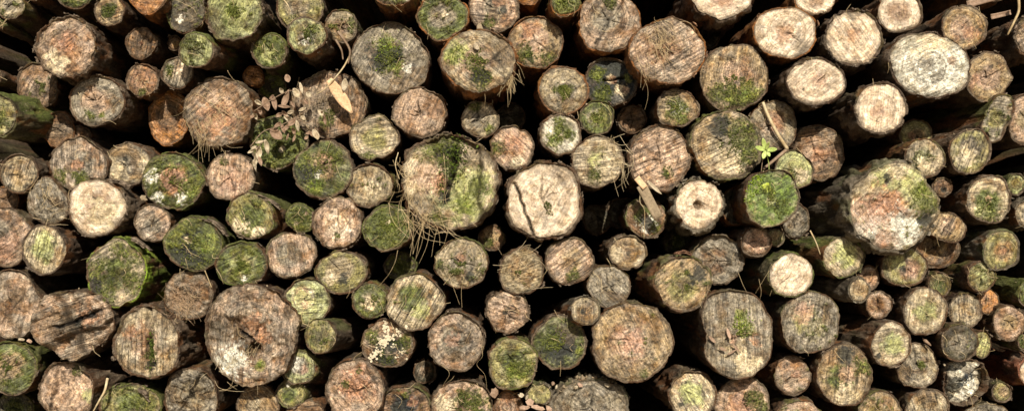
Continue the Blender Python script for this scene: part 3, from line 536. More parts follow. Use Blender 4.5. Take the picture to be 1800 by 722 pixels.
def build_log(idx, cx, cy, rx, ry, rot, dcm, pal, o, label, rows_y, dens=1.0, length=1.6):
    seed = idx*7.31+3.0
    rnd = random.Random(idx*13+5)
    f = (DIST-dcm/100.)/DIST*K
    rxm, rym = rx*f*1.02, ry*f*1.02
    R = (rxm+rym)/2
    bt = (o['b']*.78+.7)*f                # bark thickness in metres (photo px scale)
    rxm -= bt*.75; rym -= bt*.75
    nth = int(np.clip(2*math.pi*R*1000/2.9*dens, 28, 150))
    nr = int(np.clip(R*1000/2.5*dens, 6, 40))
    th = np.arange(nth)/nth*2*math.pi
    ro = outline(th, rxm, rym, -rot, o, seed, R)
    # ---- the cut face: rings from the middle to the rim, x right, z up, y away from the camera
    fr = (np.arange(1, nr+1)/nr)**.9
    TH, FR = np.meshgrid(th, fr)
    RO = np.broadcast_to(ro, TH.shape)
    X = np.concatenate([[0.], (np.cos(TH)*RO*FR).ravel()])
    Z = np.concatenate([[0.], (np.sin(TH)*RO*FR).ravel()])
    FRv = np.concatenate([[0.], FR.ravel()])
    jx = (fbm(X*300, Z*300, seed, 1)-.5)*.0016*(FRv < .98); jz = (fbm(X*300+9, Z*300, seed+5, 1)-.5)*.0016*(FRv < .98)
    X = X+jx; Z = Z+jz
    U, Vv = X/R, -Z/R                          # unit coordinates, v downwards as in the feature lists
    if pal[1] not in PAL: pal = pal[0]*2
    n_big = fbm(X*22+seed, Z*22, seed*.7, 4)
    n_mid = fbm(X*70+seed, Z*70, seed*1.3, 4)
    n_fin = fbm(X*230+seed, Z*230, seed*2.1, 3)
    sap = np.array(PAL[pal[0]]); heart = np.array(PAL[pal[1]])
    if pal[1] == 'O' and pal[0] != 'O': heart = heart*.45+sap*.55
    px0, pz0 = rnd.uniform(-.12, .12), rnd.uniform(-.12, .12)
    pr = np.hypot(U-px0, Vv-pz0)
    hm = sstep(.62, .34, pr + (n_mid-.5)*.5 + (n_big-.5)*.4)
    C = lerp(sap[None], heart[None], hm[:, None])
    # weathering: grey silvering and brown rot in drifting patches
    wm = sstep(.62-.25*o['wx'], .80-.25*o['wx'], n_big*.6+n_mid*.4+.06)*min(1, .35+o['wx'])*.75
    C = lerp(C, np.array((.235,.205,.155))[None], wm[:, None])
    n2 = fbm(X*40+seed*2, Z*40+3, seed*1.9, 4)
    dark = .45 if pal[0] in 'CW' else 1.0
    bm = sstep(.50, .66, n2)*.8*dark
    C = lerp(C, C*np.array((.56,.44,.33))[None], bm[:, None])
    n3 = fbm(X*75+seed*5, Z*75+1, seed*4.1, 3)
    C = C*(1-.62*dark*sstep(.58, .70, n3*.7+n_fin*.3))[:, None]
    hi = sstep(.54, .68, fbm(X*90+1, Z*90+seed, seed, 3))*.55
    C = lerp(C, C*1.4+.04, hi[:, None])
    # radial shading of the wood itself: rays
    ang = np.arctan2(Vv-pz0, U-px0)
    ray = fbm(np.cos(ang)*9+seed, np.sin(ang)*9, pr*1.2, 3)
    C = C*(1+(ray-.5)[:, None]*.55*np.clip(pr*2, 0, 1)[:, None])
    moss = np.zeros_like(X)
    # general moss film, strongest where noise gathers it
    if o['m'] > 0:
        gm = sstep(.66-.34*o['m'], .78-.30*o['m'], n_mid*.55+n_big*.45+(n_fin-.5)*.25)
        gcol = lerp(np.array((.065,.082,.022))[None], np.array((.21,.215,.06))[None], sstep(.42, .66, n_fin*.6+n2*.4)[:, None])
        C = lerp(C, gcol, (gm*.78)[:, None]); moss = np.maximum(moss, gm)
    # spots
    for (k, bx, by, br) in o['blobs']:
        dd = np.hypot(U-bx, Vv-by)/max(br, .02)
        e = (n_mid-.5)*1.9+(n_fin-.5)*(2.4 if k == 'w' else 1.5)
        mk = sstep(1.12, .72, dd+e)
        c = np.array(SPOT[k])[None]
        if k == 'g':
            c = lerp(c, np.array((.175,.19,.05))[None], sstep(.45, .66, n_fin)[:, None]); moss = np.maximum(moss, mk)
            mk = mk*(.45+.5*sstep(.40,.56,n_mid*.5+n_fin*.5))
        elif k == 'y':
            c = lerp(c, np.array((.12,.17,.03))[None], sstep(.48, .62, n_fin)[:, None]); moss = np.maximum(moss, mk*.8); mk = mk*(.45+.5*sstep(.40,.56,n_mid*.5+n_fin*.5))
        elif k in 'opd': mk = mk*.6
        elif k == 'e': mk = mk*.8
        elif k == 'w': mk = mk*.95; moss = np.maximum(moss, mk*.5)
        else: mk = mk*.9
        C = lerp(C, c*(1+(n_fin-.5)[:, None]*.6), mk[:, None])
    # dirty inner bark rim
    rim = sstep(.90, .985, FRv+(n_fin-.5)*.10)
    C = lerp(C, np.array((.15,.115,.075))[None], (rim*.7)[:, None])
    # relief along the log's axis (negative y = towards the camera)
    Y = -((n_big-.5)*.014 + (n_mid-.5)*.0060*o['R'] + (n_fin-.5)*.0022*(1+.5*o['R']))
    Y = Y*(R/.06)**.5 - (fbm(X*12, Z*12, seed*3, 2)-.5)*.012*(o['R'] > 1.2)*o['R']
    Y = Y + U*rnd.uniform(-.07, .07)*R + Vv*rnd.uniform(-.07, .07)*R
    Y = Y - moss*(.0010+.0030*np.clip(n_fin-.35, 0, 1))
    Y = Y + sstep(.86, 1.0, FRv)*.0018*(1+n_fin)
    cracks = list(o['cr'])
    for q in range(rnd.randint(0, 1 if pal[0] in 'CcW' else 4)):
        cracks.append([rnd.uniform(0, 360), rnd.uniform(.25, .8), rnd.uniform(.006, .012)])
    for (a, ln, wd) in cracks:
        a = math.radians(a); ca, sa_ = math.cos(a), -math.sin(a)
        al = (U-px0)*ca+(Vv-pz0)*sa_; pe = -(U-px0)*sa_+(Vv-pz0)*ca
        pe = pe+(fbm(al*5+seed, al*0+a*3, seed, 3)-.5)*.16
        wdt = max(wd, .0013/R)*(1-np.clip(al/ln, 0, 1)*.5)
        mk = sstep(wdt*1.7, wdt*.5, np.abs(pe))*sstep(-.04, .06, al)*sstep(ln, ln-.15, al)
        Y = Y + mk*.004; C = C*(1-.55*mk[:, None])  # shade of the crack's depth darkened into the colour, with some dirt
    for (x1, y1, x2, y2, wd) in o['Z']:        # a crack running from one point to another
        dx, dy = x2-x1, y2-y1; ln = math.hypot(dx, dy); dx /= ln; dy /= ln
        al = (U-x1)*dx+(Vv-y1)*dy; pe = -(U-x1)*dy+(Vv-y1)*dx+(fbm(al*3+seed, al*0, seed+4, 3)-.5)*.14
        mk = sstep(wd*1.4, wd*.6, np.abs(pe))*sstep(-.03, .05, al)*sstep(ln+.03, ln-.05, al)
        Y = Y + mk*.012; C = C*(1-.88*mk[:, None])  # the crack's inner shade and dirt go into the colour too
    for (a, off, wd, dp) in o['V']:            # a groove right across the face
        a = math.radians(a); ca, sa_ = math.cos(a), -math.sin(a)
        pe = -U*sa_+Vv*ca-off+(fbm(U*3+seed, Vv*3, seed, 3)-.5)*.18
        mk = sstep(wd*1.3, wd*.15, np.abs(pe))
        Y = Y + mk*dp*.0013*(1+R*10); C = lerp(C, C*.6, (mk*.4)[:, None])
    for (a, off, dp) in o['L']:                # a step: one side of the face stands higher
        a = math.radians(a); ca, sa_ = math.cos(a), -math.sin(a)
        pe = -U*sa_+Vv*ca-off+(fbm(U*3.3+seed, Vv*3.3, seed, 3)-.5)*.22
        mk = sstep(-.05, .05, pe)
        Y = Y + mk*dp*.0034; C = C*(1-.45*(sstep(.09, 0, np.abs(pe)))[:, None])
    for (bx, by, br, dp) in o['H']:            # a hollow
        dd = np.hypot(U-bx, Vv-by)/br+(n_mid-.5)*.5
        mk = sstep(1.1, .75, dd)
        Y = Y + mk*dp*.005; C = lerp(C, np.array((.13,.085,.045))[None]*(.6+n_fin[:, None]*.8), (mk*.9)[:, None])
    sang, samp = (o['s'] if o['s'] else (rnd.uniform(0, 180), rnd.uniform(.3, .6)))
    a = math.radians(sang); ca, sa_ = math.cos(a), math.sin(a)
    along = X*ca+Z*sa_; perp = -X*sa_+Z*ca
    suv = np.stack([perp*270, along*20+perp*5, np.full_like(X, seed)], 1)
    Y = Y + (fbm(perp*170, along*14, seed, 2)-.5)*.0045*samp
    ampn = np.clip(samp*(.5+n_big*1.1)*(1-.5*moss), 0, 1)
    faces = []
    ii = np.arange(nth)
    tri = np.stack([np.zeros(nth, int), 1+ii, 1+(ii+1) % nth], 1)
    quads = []
    for k in range(nr-1):
        a0, a1 = 1+k*nth, 1+(k+1)*nth
        quads.append(np.stack([a0+ii, a1+ii, a1+(ii+1) % nth, a0+(ii+1) % nth], 1))
    faces = tri[:, ::-1].tolist() + (np.concatenate(quads)[:, ::-1].tolist())
    faces = [list(reversed(q)) for q in faces]
    root = bpy.data.objects.new('log', None)
    col.objects.link(root)
    root.location = at(cx, cy, dcm)
    root.empty_display_size = .02
    ty, tp = (o['T'][0] if o['T'] else (rnd.uniform(-1.2, 1.2), rnd.uniform(-1.2, 1.2)))
    root.rotation_euler = (math.radians(tp), 0, math.radians(ty))
    tag(root, label, 'log', 'logs stacked in the pile')
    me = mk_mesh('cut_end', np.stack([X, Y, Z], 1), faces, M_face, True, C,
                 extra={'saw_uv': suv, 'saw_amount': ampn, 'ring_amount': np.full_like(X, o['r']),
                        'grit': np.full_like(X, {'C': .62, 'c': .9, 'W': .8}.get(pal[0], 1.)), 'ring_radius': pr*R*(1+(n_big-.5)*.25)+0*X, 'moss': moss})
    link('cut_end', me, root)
    # cushions of moss standing on the face, and slivers of torn wood
    rg = np.random.RandomState(idx+1)
    if dens >= 1:
        ok = np.where((moss > .5) & (FRv < .97))[0]
        nm = min(int(len(ok)*.38), 460)
        if nm > 14:
            pick = rg.choice(ok, nm, replace=False)
            P0 = np.stack([X, Y, Z], 1)[pick]; nn = len(P0)
            D = rg.normal(0, .55, (nn, 3)); D[:, 1] = -rg.uniform(.5, 1, nn); D /= np.linalg.norm(D, axis=1)[:, None]
            S = np.cross(D, rg.normal(0, 1, (nn, 3))); S /= np.linalg.norm(S, axis=1)[:, None]
            T = np.cross(D, S); Lm = rg.uniform(.0016, .0050, nn)[:, None]
            mv = np.stack([P0, P0+D*Lm*.6+S*Lm*.42, P0+D*Lm*.6-S*Lm*.42, P0+D*Lm, P0+D*Lm*.7+T*Lm*.35], 1).reshape(-1, 3)
            b5 = np.arange(nn)[:, None]*5
            mf = np.concatenate([b5+np.array(q) for q in ([0,1,4],[0,4,2],[1,3,4],[4,3,2])])
            br_ = any(k == 'y' or k == 'l' for k, *_ in o['blobs'])
            tc = lerp(np.array((.075,.10,.018)), np.array((.21,.22,.05) if br_ else (.125,.13,.036)), rg.beta(1.2, 1.6, nn)[:, None])
            mo = link('moss', mk_mesh('moss', mv, mf, M_tuft, False, np.repeat(tc, 5, axis=0)), root); mo['kind'] = 'stuff'
        ns = int(14+R*550*o['R'])
        pick = rg.randint(1, len(X), ns); P0 = np.stack([X, Y, Z], 1)[pick]
        aa = math.radians(sang)+rg.normal(0, .35 if o['s'] else 1.2, ns); Ls = rg.uniform(.002, .0065, ns)[:, None]
        D = np.stack([np.cos(aa), -rg.uniform(0, .45, ns), np.sin(aa)], 1); S = np.stack([-np.sin(aa), np.zeros(ns), np.cos(aa)], 1)*.00042
        up = np.array((0, -.0009, 0))[None]
        mv = np.stack([P0-D*Ls-S+(0, .0006, 0), P0-D*Ls+S+(0, .0006, 0), P0+D*Ls, P0+up], 1).reshape(-1, 3)
        b4 = np.arange(ns)[:, None]*4
        mf = np.concatenate([b4+np.array(q) for q in ([0,3,1],[1,3,2],[2,3,0],[0,1,2])])
        tc = C[pick]*rg.uniform(.8, 1.9, (ns, 1))+.02
        so = link('wood_slivers', mk_mesh('wood_slivers', mv, mf, M_tuft, False, np.repeat(tc, 4, axis=0)), root); so['kind'] = 'stuff'
    # ---- bark: from the rim outwards, then back along the log
    yr = Y[1+(nr-1)*nth:]                       # relief at the rim
    ys = np.array(rows_y)
    TB, YB = np.meshgrid(th, ys)
    cxn, czn = np.cos(TB), np.sin(TB)
    u1, u2 = cxn*R, czn*R
    pl = fbm(u1*60+seed, u2*60, YB*20+seed, 3)           # long plates
    pl2 = fbm(u1*240+seed, u2*240, YB*90+seed*2, 3)
    plate = sstep(.40, .60, pl)                           # ridged plates with furrows between
    thick = bt*(.30+.80*plate+1.2*(pl2-.5)) + (plate-.5)*.0012*max(0, o['b']-4) + (fbm(u1*40+seed, u2*40, YB*30+seed, 3)-.5)*.0035*(YB > .004)
    thick = lerp(np.full_like(thick, bt*.8)+(pl2-.5)*bt*.5, thick, np.clip(YB/.012, .15, 1))
    gone = sstep(.60, .66, fbm(u1*28+seed*3, u2*28, YB*9+seed, 3))   # bark fallen off in places
    thick = thick*(1-.8*gone)
    taper = 1-.05*np.clip(YB, 0, 2)
    roB = np.broadcast_to(ro, TB.shape)
    RB = (roB*(1+(fbm(YB*6+seed, cxn, czn, 2)-.5)*.05*np.clip(YB/.1, 0, 1)) + thick)*taper
    lip = (fbm(np.cos(th)*R*150+seed, np.sin(th)*R*150, seed*5, 3)-.5)*.006*min(1.3, o['b']/4)
    YY = YB + (lip*np.clip(1-ys[:, None]/.02, 0, 1)) + .0008*o['b']/4
    # rim rows: wood edge, then a fraction out, then the outer lip
    vx = [np.cos(th)*ro*.985]; vz = [np.sin(th)*ro*.985]; vy = [yr+.0035]
    vx.append(np.cos(th)*(ro+thick[0]*.35)); vz.append(np.sin(th)*(ro+thick[0]*.35)); vy.append(YY[0]*.6-.0005+lip*.3)
    BX = np.concatenate(vx+[(cxn*RB).ravel()]); BZ = np.concatenate(vz+[(czn*RB).ravel()])
    BY = np.concatenate(vy+[YY.ravel()])
    nrow = len(ys)+2
    c1, c2 = BARK[o['B']]
    nb = fbm(BX*60+seed, BZ*60, BY*20, 4); nb2 = fbm(BX*18+seed, BZ*18, BY*7+2, 3)
    CB = lerp(np.array(c1)[None], np.array(c2)[None], sstep(.42, .62, nb)[:, None])
    CB = lerp(CB, np.array((.15,.12,.085))[None], (sstep(.5, .66, nb2)*.45)[:, None])
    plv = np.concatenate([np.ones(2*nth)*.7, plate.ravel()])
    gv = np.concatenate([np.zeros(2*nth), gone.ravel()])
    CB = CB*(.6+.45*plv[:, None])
    CB = lerp(CB, np.array((.24,.11,.045))[None], (gv*.8)[:, None])
    mgreen = sstep(.60-.3*o['m'], .74-.3*o['m'], fbm(BX*35+seed, BZ*35, BY*12+9, 4)+.10*np.concatenate([np.sin(th)]*nrow))
    CB = lerp(CB, np.array((.12,.155,.035))[None], (mgreen*.7*min(1, .2+o['m']*1.5 + (.8 if o['B'] in 'my' else 0)))[:, None])
    if o['B'] == 'y':
        ym = sstep(.45, .6, nb2)*np.concatenate([sstep(-.2, .4, np.cos(th)*.9-np.sin(th)*.2)]*nrow)
        CB = lerp(CB, np.array((.27,.42,.03))[None], (ym*.9)[:, None])
    qs = []
    for k in range(nrow-1):
        a0, a1 = k*nth, (k+1)*nth
        qs.append(np.stack([a0+ii, a0+(ii+1) % nth, a1+(ii+1) % nth, a1+ii], 1))
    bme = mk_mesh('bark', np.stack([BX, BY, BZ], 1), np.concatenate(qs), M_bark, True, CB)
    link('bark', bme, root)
    # ---- loose flakes of bark round the rim, each a thin curled plate
    nf = int(o['F'])+rnd.randint(0, 2)
    for q in range(nf):
        a = rnd.uniform(0, 2*math.pi)
        r0 = float(np.interp(a, np.append(th, 2*math.pi), np.append(ro, ro[0])))+bt*rnd.uniform(.1, .9)
        wA = rnd.uniform(.005, .014); ln = rnd.uniform(.008, .03); t = rnd.uniform(.0008, .002)
        vs = []
        na, nl = 4, 3
        for side in (0, 1):
            for j in range(nl):
                for i2 in range(na):
                    aa = (i2/(na-1)-.5)*wA*(1-.25*j/(nl-1)*rnd.random())
                    yy = -.004*rnd.random()+j/(nl-1)*ln
                    rr = r0+side*t + (1-j/(nl-1))*rnd.uniform(0, .003)+.0012*rnd.random()
                    vs.append((math.cos(a)*rr-math.sin(a)*aa, yy-.002, math.sin(a)*rr+math.cos(a)*aa))
        fs = []
        def vi(s, j, i2): return s*na*nl+j*na+i2
        for j in range(nl-1):
            for i2 in range(na-1):
                fs.append((vi(1,j,i2), vi(1,j,i2+1), vi(1,j+1,i2+1), vi(1,j+1,i2)))
                fs.append((vi(0,j,i2), vi(0,j+1,i2), vi(0,j+1,i2+1), vi(0,j,i2+1)))
        for j in range(nl-1):
            for e in (0, na-1): fs.append((vi(0,j,e), vi(1,j,e), vi(1,j+1,e), vi(0,j+1,e)))
        for i2 in range(na-1):
            for e in (0, nl-1): fs.append((vi(0,e,i2), vi(0,e,i2+1), vi(1,e,i2+1), vi(1,e,i2)))
        cc = np.array(c2)*rnd.uniform(.8, 1.5)+.02
        link('bark_flake', mk_mesh('bark_flake', vs, fs, M_bark, False, np.tile(cc, (len(vs), 1))), root)
    return root

ROWS = [0,.003,.006,.0095,.013,.017,.021,.026,.031,.037,.043,.05,.058,.067,.077,.088,.1,.114,.13,.148,.17,.195,.225,.26,.3,.35,.41,.48,.57,.68,.82,1.0,1.25,1.6]
ROWS_FAR = [0,.006,.013,.024,.04,.065,.1,.15,.22,.32,.5,.8,1.2,1.6]
LOGS = []
for i, line in enumerate(LOG_TABLE.strip().splitlines()):
    p = line.split('|')
    cx, cy, rx, ry, rot, d = [float(v) for v in p[0].split()]
    # alternate depths a little so that neighbours do not share one plane
    dj = d + random.Random(i).uniform(-.8, .8)
    r = build_log(i, cx, cy, rx, ry, rot, dj, p[1], parse(p[2]), p[3], ROWS)
    LOGS.append((r, cx, cy, rx, ry, dj))

# ---------------------------------------------------------------- the pile goes on outside the picture
def outside():
    rnd = random.Random(77)
    placed = [(cx, cy, (rx+ry)/2) for _, cx, cy, rx, ry, _ in LOGS]
    out = []
    for tries in range(30000):
        if len(out) >= 110: break
        x = rnd.uniform(-420, 2220); y = rnd.uniform(-330, 1180); r = rnd.choice((78, 66, 56, 46)) if tries < 20000 else 36
        if -r*.92 < x < 1800+r*.92 and -r*.92 < y < 722+r*.92: continue
        if y > 1150-r: continue
        if any((x-a)**2+(y-b)**2 < (r*.98+c*.98)**2 for a, b, c in placed): continue
        placed.append((x, y, r)); out.append((x, y, r))
    for k, (x, y, r) in enumerate(out):
        o = parse('m%.2f b4 x.04' % rnd.uniform(0, .4))
        build_log(400+k, x, y, r, r*rnd.uniform(.92, 1), rnd.uniform(0, 90), rnd.uniform(-3, 4), rnd.choice(('TP', 'PG', 'YT', 'VM', 'BP', 'cT')), o,
                  'log of the pile lying outside the photograph', ROWS_FAR, .4)
outside()

# ground in front of and below the pile, and an unseen block added behind against sky light
def sheet(name, x0, x1, y0, y1, nx, ny, zf, mat):
    xs = np.linspace(x0, x1, nx); ys = np.linspace(y0, y1, ny)
    XX, YY_ = np.meshgrid(xs, ys)
    ZZ = zf(XX, YY_)
    idx = np.arange(nx*ny).reshape(ny, nx)
    fs = np.stack([idx[:-1, :-1].ravel(), idx[:-1, 1:].ravel(), idx[1:, 1:].ravel(), idx[1:, :-1].ravel()], 1)
    o = link(name, mk_mesh(name, np.stack([XX.ravel(), YY_.ravel(), ZZ.ravel()], 1), fs, mat))
    tag(o, kind='structure'); return o
gz = CAMZ-(1150-VY)*K
GROUND = gz
sheet('ground', -60, 60, -60, 60, 121, 121, lambda x, y: gz+(fbm(x*.7, y*.7, 0*x, 3)-.5)*.04-.02, M_ground)
def back_light_block():
    # a closed dark wedge, added to keep sky light out of the gaps
    xs = np.linspace(-4, 4, 60); prof = [(1.45, gz-.1), (1.5, gz+.7), (1.55, gz+1.5), (1.9, gz+2.1), (2.6, gz+2.3), (4.5, gz-.1)]
    vs = []; fs = []
    for j, (y, z) in enumerate(prof):
        for x in xs:
            vs.append((x, y+.08*float(fbm(x*2, z*2, y, 2)), z+.1*float(fbm(x*2+9, z, y, 2))*(0 < j < 5)))
    n = len(xs)
    for j in range(len(prof)-1):
        for i in range(n-1): fs.append((j*n+i, j*n+i+1, (j+1)*n+i+1, (j+1)*n+i))
    fs.append([j*n for j in range(len(prof))][::-1]); fs.append([j*n+n-1 for j in range(len(prof))])
    tag(link('added_light_block', mk_mesh('added_light_block', vs, fs, M_block)), kind='structure')
back_light_block()

# ---------------------------------------------------------------- straw, leaves, moss, chips
def tube(vs, fs, pts, r0, r1=None, sides=3):
    r1 = r0 if r1 is None else r1
    b = len(vs); n = len(pts)
    for i, p in enumerate(pts):
        p = Vector(p)
        t = (Vector(pts[min(i+1, n-1)])-Vector(pts[max(i-1, 0)]))
        t = t.normalized() if t.length > 1e-9 else Vector((0, 0, 1))
        u = t.cross(Vector((0, 1, .13))).normalized(); v = t.cross(u)
        r = r0+(r1-r0)*i/(n-1)
        for k in range(sides):
            a = 2*math.pi*k/sides
            vs.append(tuple(p+(u*math.cos(a)+v*math.sin(a))*r))
    for i in range(n-1):
        for k in range(sides):
            fs.append((b+i*sides+k, b+i*sides+(k+1) % sides, b+(i+1)*sides+(k+1) % sides, b+(i+1)*sides+k))
    fs.append(tuple(b+k for k in range(sides))[::-1]); fs.append(tuple(b+(n-1)*sides+k for k in range(sides)))

def curve_px(p, n=10):
    """smooth curve through (px, py, depth) points -> world points"""
    P = [np.array(q, float) for q in p]
    P = [2*P[0]-P[1]]+P+[2*P[-1]-P[-2]]
    out = []
    for i in range(1, len(P)-2):
        for t in np.linspace(0, 1, n, endpoint=False):
            a, b, c, d = P[i-1], P[i], P[i+1], P[i+2]
            q = .5*((2*b)+(c-a)*t+(2*a-5*b+4*c-d)*t*t+(3*b-a-3*c+d)*t**3)
            out.append(at(*q))
    out.append(at(*P[-2]))
    return out

def front_depth(px, py, default=0.0):
    best = None
    for _, cx, cy, rx, ry, d in LOGS:
        if ((px-cx)/rx)**2+((py-cy)/ry)**2 < 1.0 and (best is None or d > best): best = d
    return default if best is None else best

def local_mesh_obj(name, vs, fs, mat, smooth=False, parent=None, origin=None):
    V_ = np.array(vs); c = V_.mean(0) if origin is None else np.array(origin)
    me = mk_mesh(name, V_-c, fs, mat, smooth)
    return link(name, me, parent, tuple(c) if parent is None else tuple(c-np.array(parent.location)))

def straw_bunch(label, strands, mat=None, w=1.0, seed=1):
    """strands: list of lists of (px, py, depth)"""
    vs, fs = [], []
    for s in strands: tube(vs, fs, curve_px(s, 5), .00046*w, .00026*w)
    o = local_mesh_obj('straw', vs, fs, mat or M_straw)
    tag(o, label, 'straw', kind='stuff'); return o

def rand_strands(n, cx, cy, sx, sy, ln, ang, spread, lift, seed, sag=0, bend=.3, hang=None):
    rnd = random.Random(seed); out = []
    for i in range(n):
        x = cx+rnd.gauss(0, sx); y = cy+rnd.gauss(0, sy)
        a = math.radians(ang+rnd.gauss(0, spread)); L_ = ln*rnd.uniform(.4, 1.25)
        d0 = front_depth(x, y, front_depth(cx, cy))
        pts = []; b = rnd.gauss(0, bend)
        for k in range(4):
            t = k/3
            px_ = x+math.cos(a+b*(t-.5))*L_*t; py_ = y+math.sin(a+b*(t-.5))*L_*t+sag*t*t*L_
            dd = max(d0, front_depth(px_, py_, d0))+.35+lift*rnd.uniform(.2, 1)
            pts.append((px_, py_, dd))
        out.append(pts)
    return out

straw_bunch('tangle of golden straw hanging over the lower left rim of the giant split log',
    rand_strands(30, 728, 335, 18, 30, 60, 75, 30, 1.2, 11, .2, .9)+rand_strands(14, 735, 375, 14, 14, 60, 100, 14, 1.0, 12, .2, .5)
    + rand_strands(14, 750, 385, 28, 10, 45, 20, 35, .8, 13)+rand_strands(12, 700, 290, 8, 12, 50, 70, 25, 1.2, 14, 0, 1.2), w=1.05)
straw_bunch('long thin straws crossing the bottom of the giant split log',
    [[(762, 412, 6), (785, 408, 6.5), (815, 418, 6)], [(790, 385, 6.5), (786, 410, 6.4), (780, 432, 6)], [(795, 380, 6.6), (815, 378, 6.8), (838, 398, 6.4)],
     [(780, 270, 6.6), (783, 315, 6.8), (779, 358, 6.5)], [(760, 350, 6.5), (775, 372, 6.8), (782, 378, 6.4)]])
straw_bunch('dry grey straw matted on the upper face of the proud hairy pinkish log',
    rand_strands(60, 1158, 62, 16, 16, 34, 62, 30, .7, 21, .1, .8)+rand_strands(14, 1130, 105, 8, 14, 34, 85, 25, .6, 22, .3, .5), w=.85)
straw_bunch('fine straw whiskers over the big round reddish brown log',
    rand_strands(75, 365, 200, 22, 26, 42, 85, 45, .6, 31, .1, .7)+rand_strands(16, 350, 232, 14, 8, 30, 75, 20, .6, 32, .4), w=.8)
straw_bunch('nest of brown straw packed on the log beside the green streaked one',
    rand_strands(100, 318, 524, 13, 14, 26, 70, 45, 1.0, 41, .1, 1.3)+rand_strands(20, 310, 535, 8, 6, 26, 70, 20, 1.2, 42), mat=M_nest, w=.8)
straw_bunch('pale straws lying across the right rim of the log with level scratches',
    rand_strands(26, 1078, 262, 14, 14, 40, 75, 40, .9, 51, .1, .9)+rand_strands(10, 1095, 290, 4, 8, 30, 88, 12, .6, 52), mat=M_straw_pale, w=.9)
straw_bunch('straw gathered under the hollow of the giant rough brown log',
    rand_strands(60, 410, 650, 18, 16, 36, -35, 35, .9, 61, 0, .8)+rand_strands(36, 445, 628, 8, 16, 22, 110, 25, .8, 62), mat=M_straw_pale, w=.85)
straw_bunch('straw draped over the rough triangular grey log',
    rand_strands(34, 75, 325, 12, 8, 34, 110, 28, .8, 71, .1, .5)+rand_strands(10, 90, 375, 12, 10, 26, -10, 25, .6, 72), w=.9)
straw_bunch('two long straws dangling in front of the grey green log with crossing straws',
    [[(788, 480, 5), (797, 505, 5.4), (808, 535, 5)], [(815, 485, 5), (811, 510, 5.2), (812, 540, 5)], [(775, 455, 5), (800, 450, 5.3), (835, 430, 5)], [(780, 500, 5), (805, 470, 5.2), (822, 452, 5)]], w=.9)
straw_bunch('shredded fibres along the lower right rim of the proud tan and moss log',
    rand_strands(34, 893, 132, 6, 12, 26, 75, 22, .6, 81, .2)+[[(895, 130, 10), (915, 145, 9), (922, 150, 8)], [(905, 108, 10), (915, 120, 9), (922, 138, 8)], [(852, 165, 10.5), (853, 175, 10), (851, 192, 9.5)]], w=.9)
straw_bunch('straws standing across the ragged tan grey log below the giant cream one',
    rand_strands(26, 905, 470, 18, 16, 34, -30, 50, .7, 91), mat=M_straw_pale, w=.8)
straw_bunch('thin curved straws hanging below the large grey log with pink heart',
    [[(845, 605, 5), (848, 625, 5.5), (838, 640, 5), (852, 658, 4), (856, 683, 3)], [(775, 640, 5), (790, 655, 5), (780, 675, 4), (778, 688, 3.5)]], w=.8)
straw_bunch('straws between the heart shaped log and the yellowish cream one',
    [[(1352, 475, 6), (1340, 495, 6), (1328, 515, 5.5)], [(1298, 480, 6), (1306, 500, 6), (1312, 512, 5.5)], [(1334, 490, 6), (1338, 515, 6), (1330, 540, 5)], [(1360, 500, 5.6), (1353, 520, 5)]], w=.9)
straw_bunch('fibrous hairs along the top of the large brown fibrous log',
    rand_strands(80, 560, 165, 34, 12, 26, 84, 16, .5, 101, .1, .4), mat=M_splint, w=.8)

# pine needles and crumbs of bark lying about: nobody could count them
def scatter_needles():
    rnd = random.Random(5); vs, fs = [], []
    vis = [l for l in LOGS if l[5] > -5]
    for i in range(620):
        _, cx, cy, rx, ry, d = rnd.choice(vis)
        a = rnd.uniform(0, 2*math.pi); q = rnd.uniform(.2, 1.02)
        x, y = cx+math.cos(a)*rx*q, cy+math.sin(a)*ry*q
        b = rnd.gauss(math.pi/2, .8) if rnd.random() < .7 else rnd.uniform(0, math.pi); L_ = rnd.uniform(8, 30)
        c = rnd.gauss(0, .5)
        p = [(x-math.cos(b)*L_/2, y-math.sin(b)*L_/2, d+.5), (x+c*3, y, d+.9), (x+math.cos(b+c)*L_/2, y+math.sin(b+c)*L_/2, d+.5)]
        tube(vs, fs, curve_px(p, 3), .00045, .0003)
    tag(local_mesh_obj('pine_needles', vs, fs, M_straw), 'dry pine needles and fine grass scattered over the log ends', 'needles', kind='stuff')
scatter_needles()

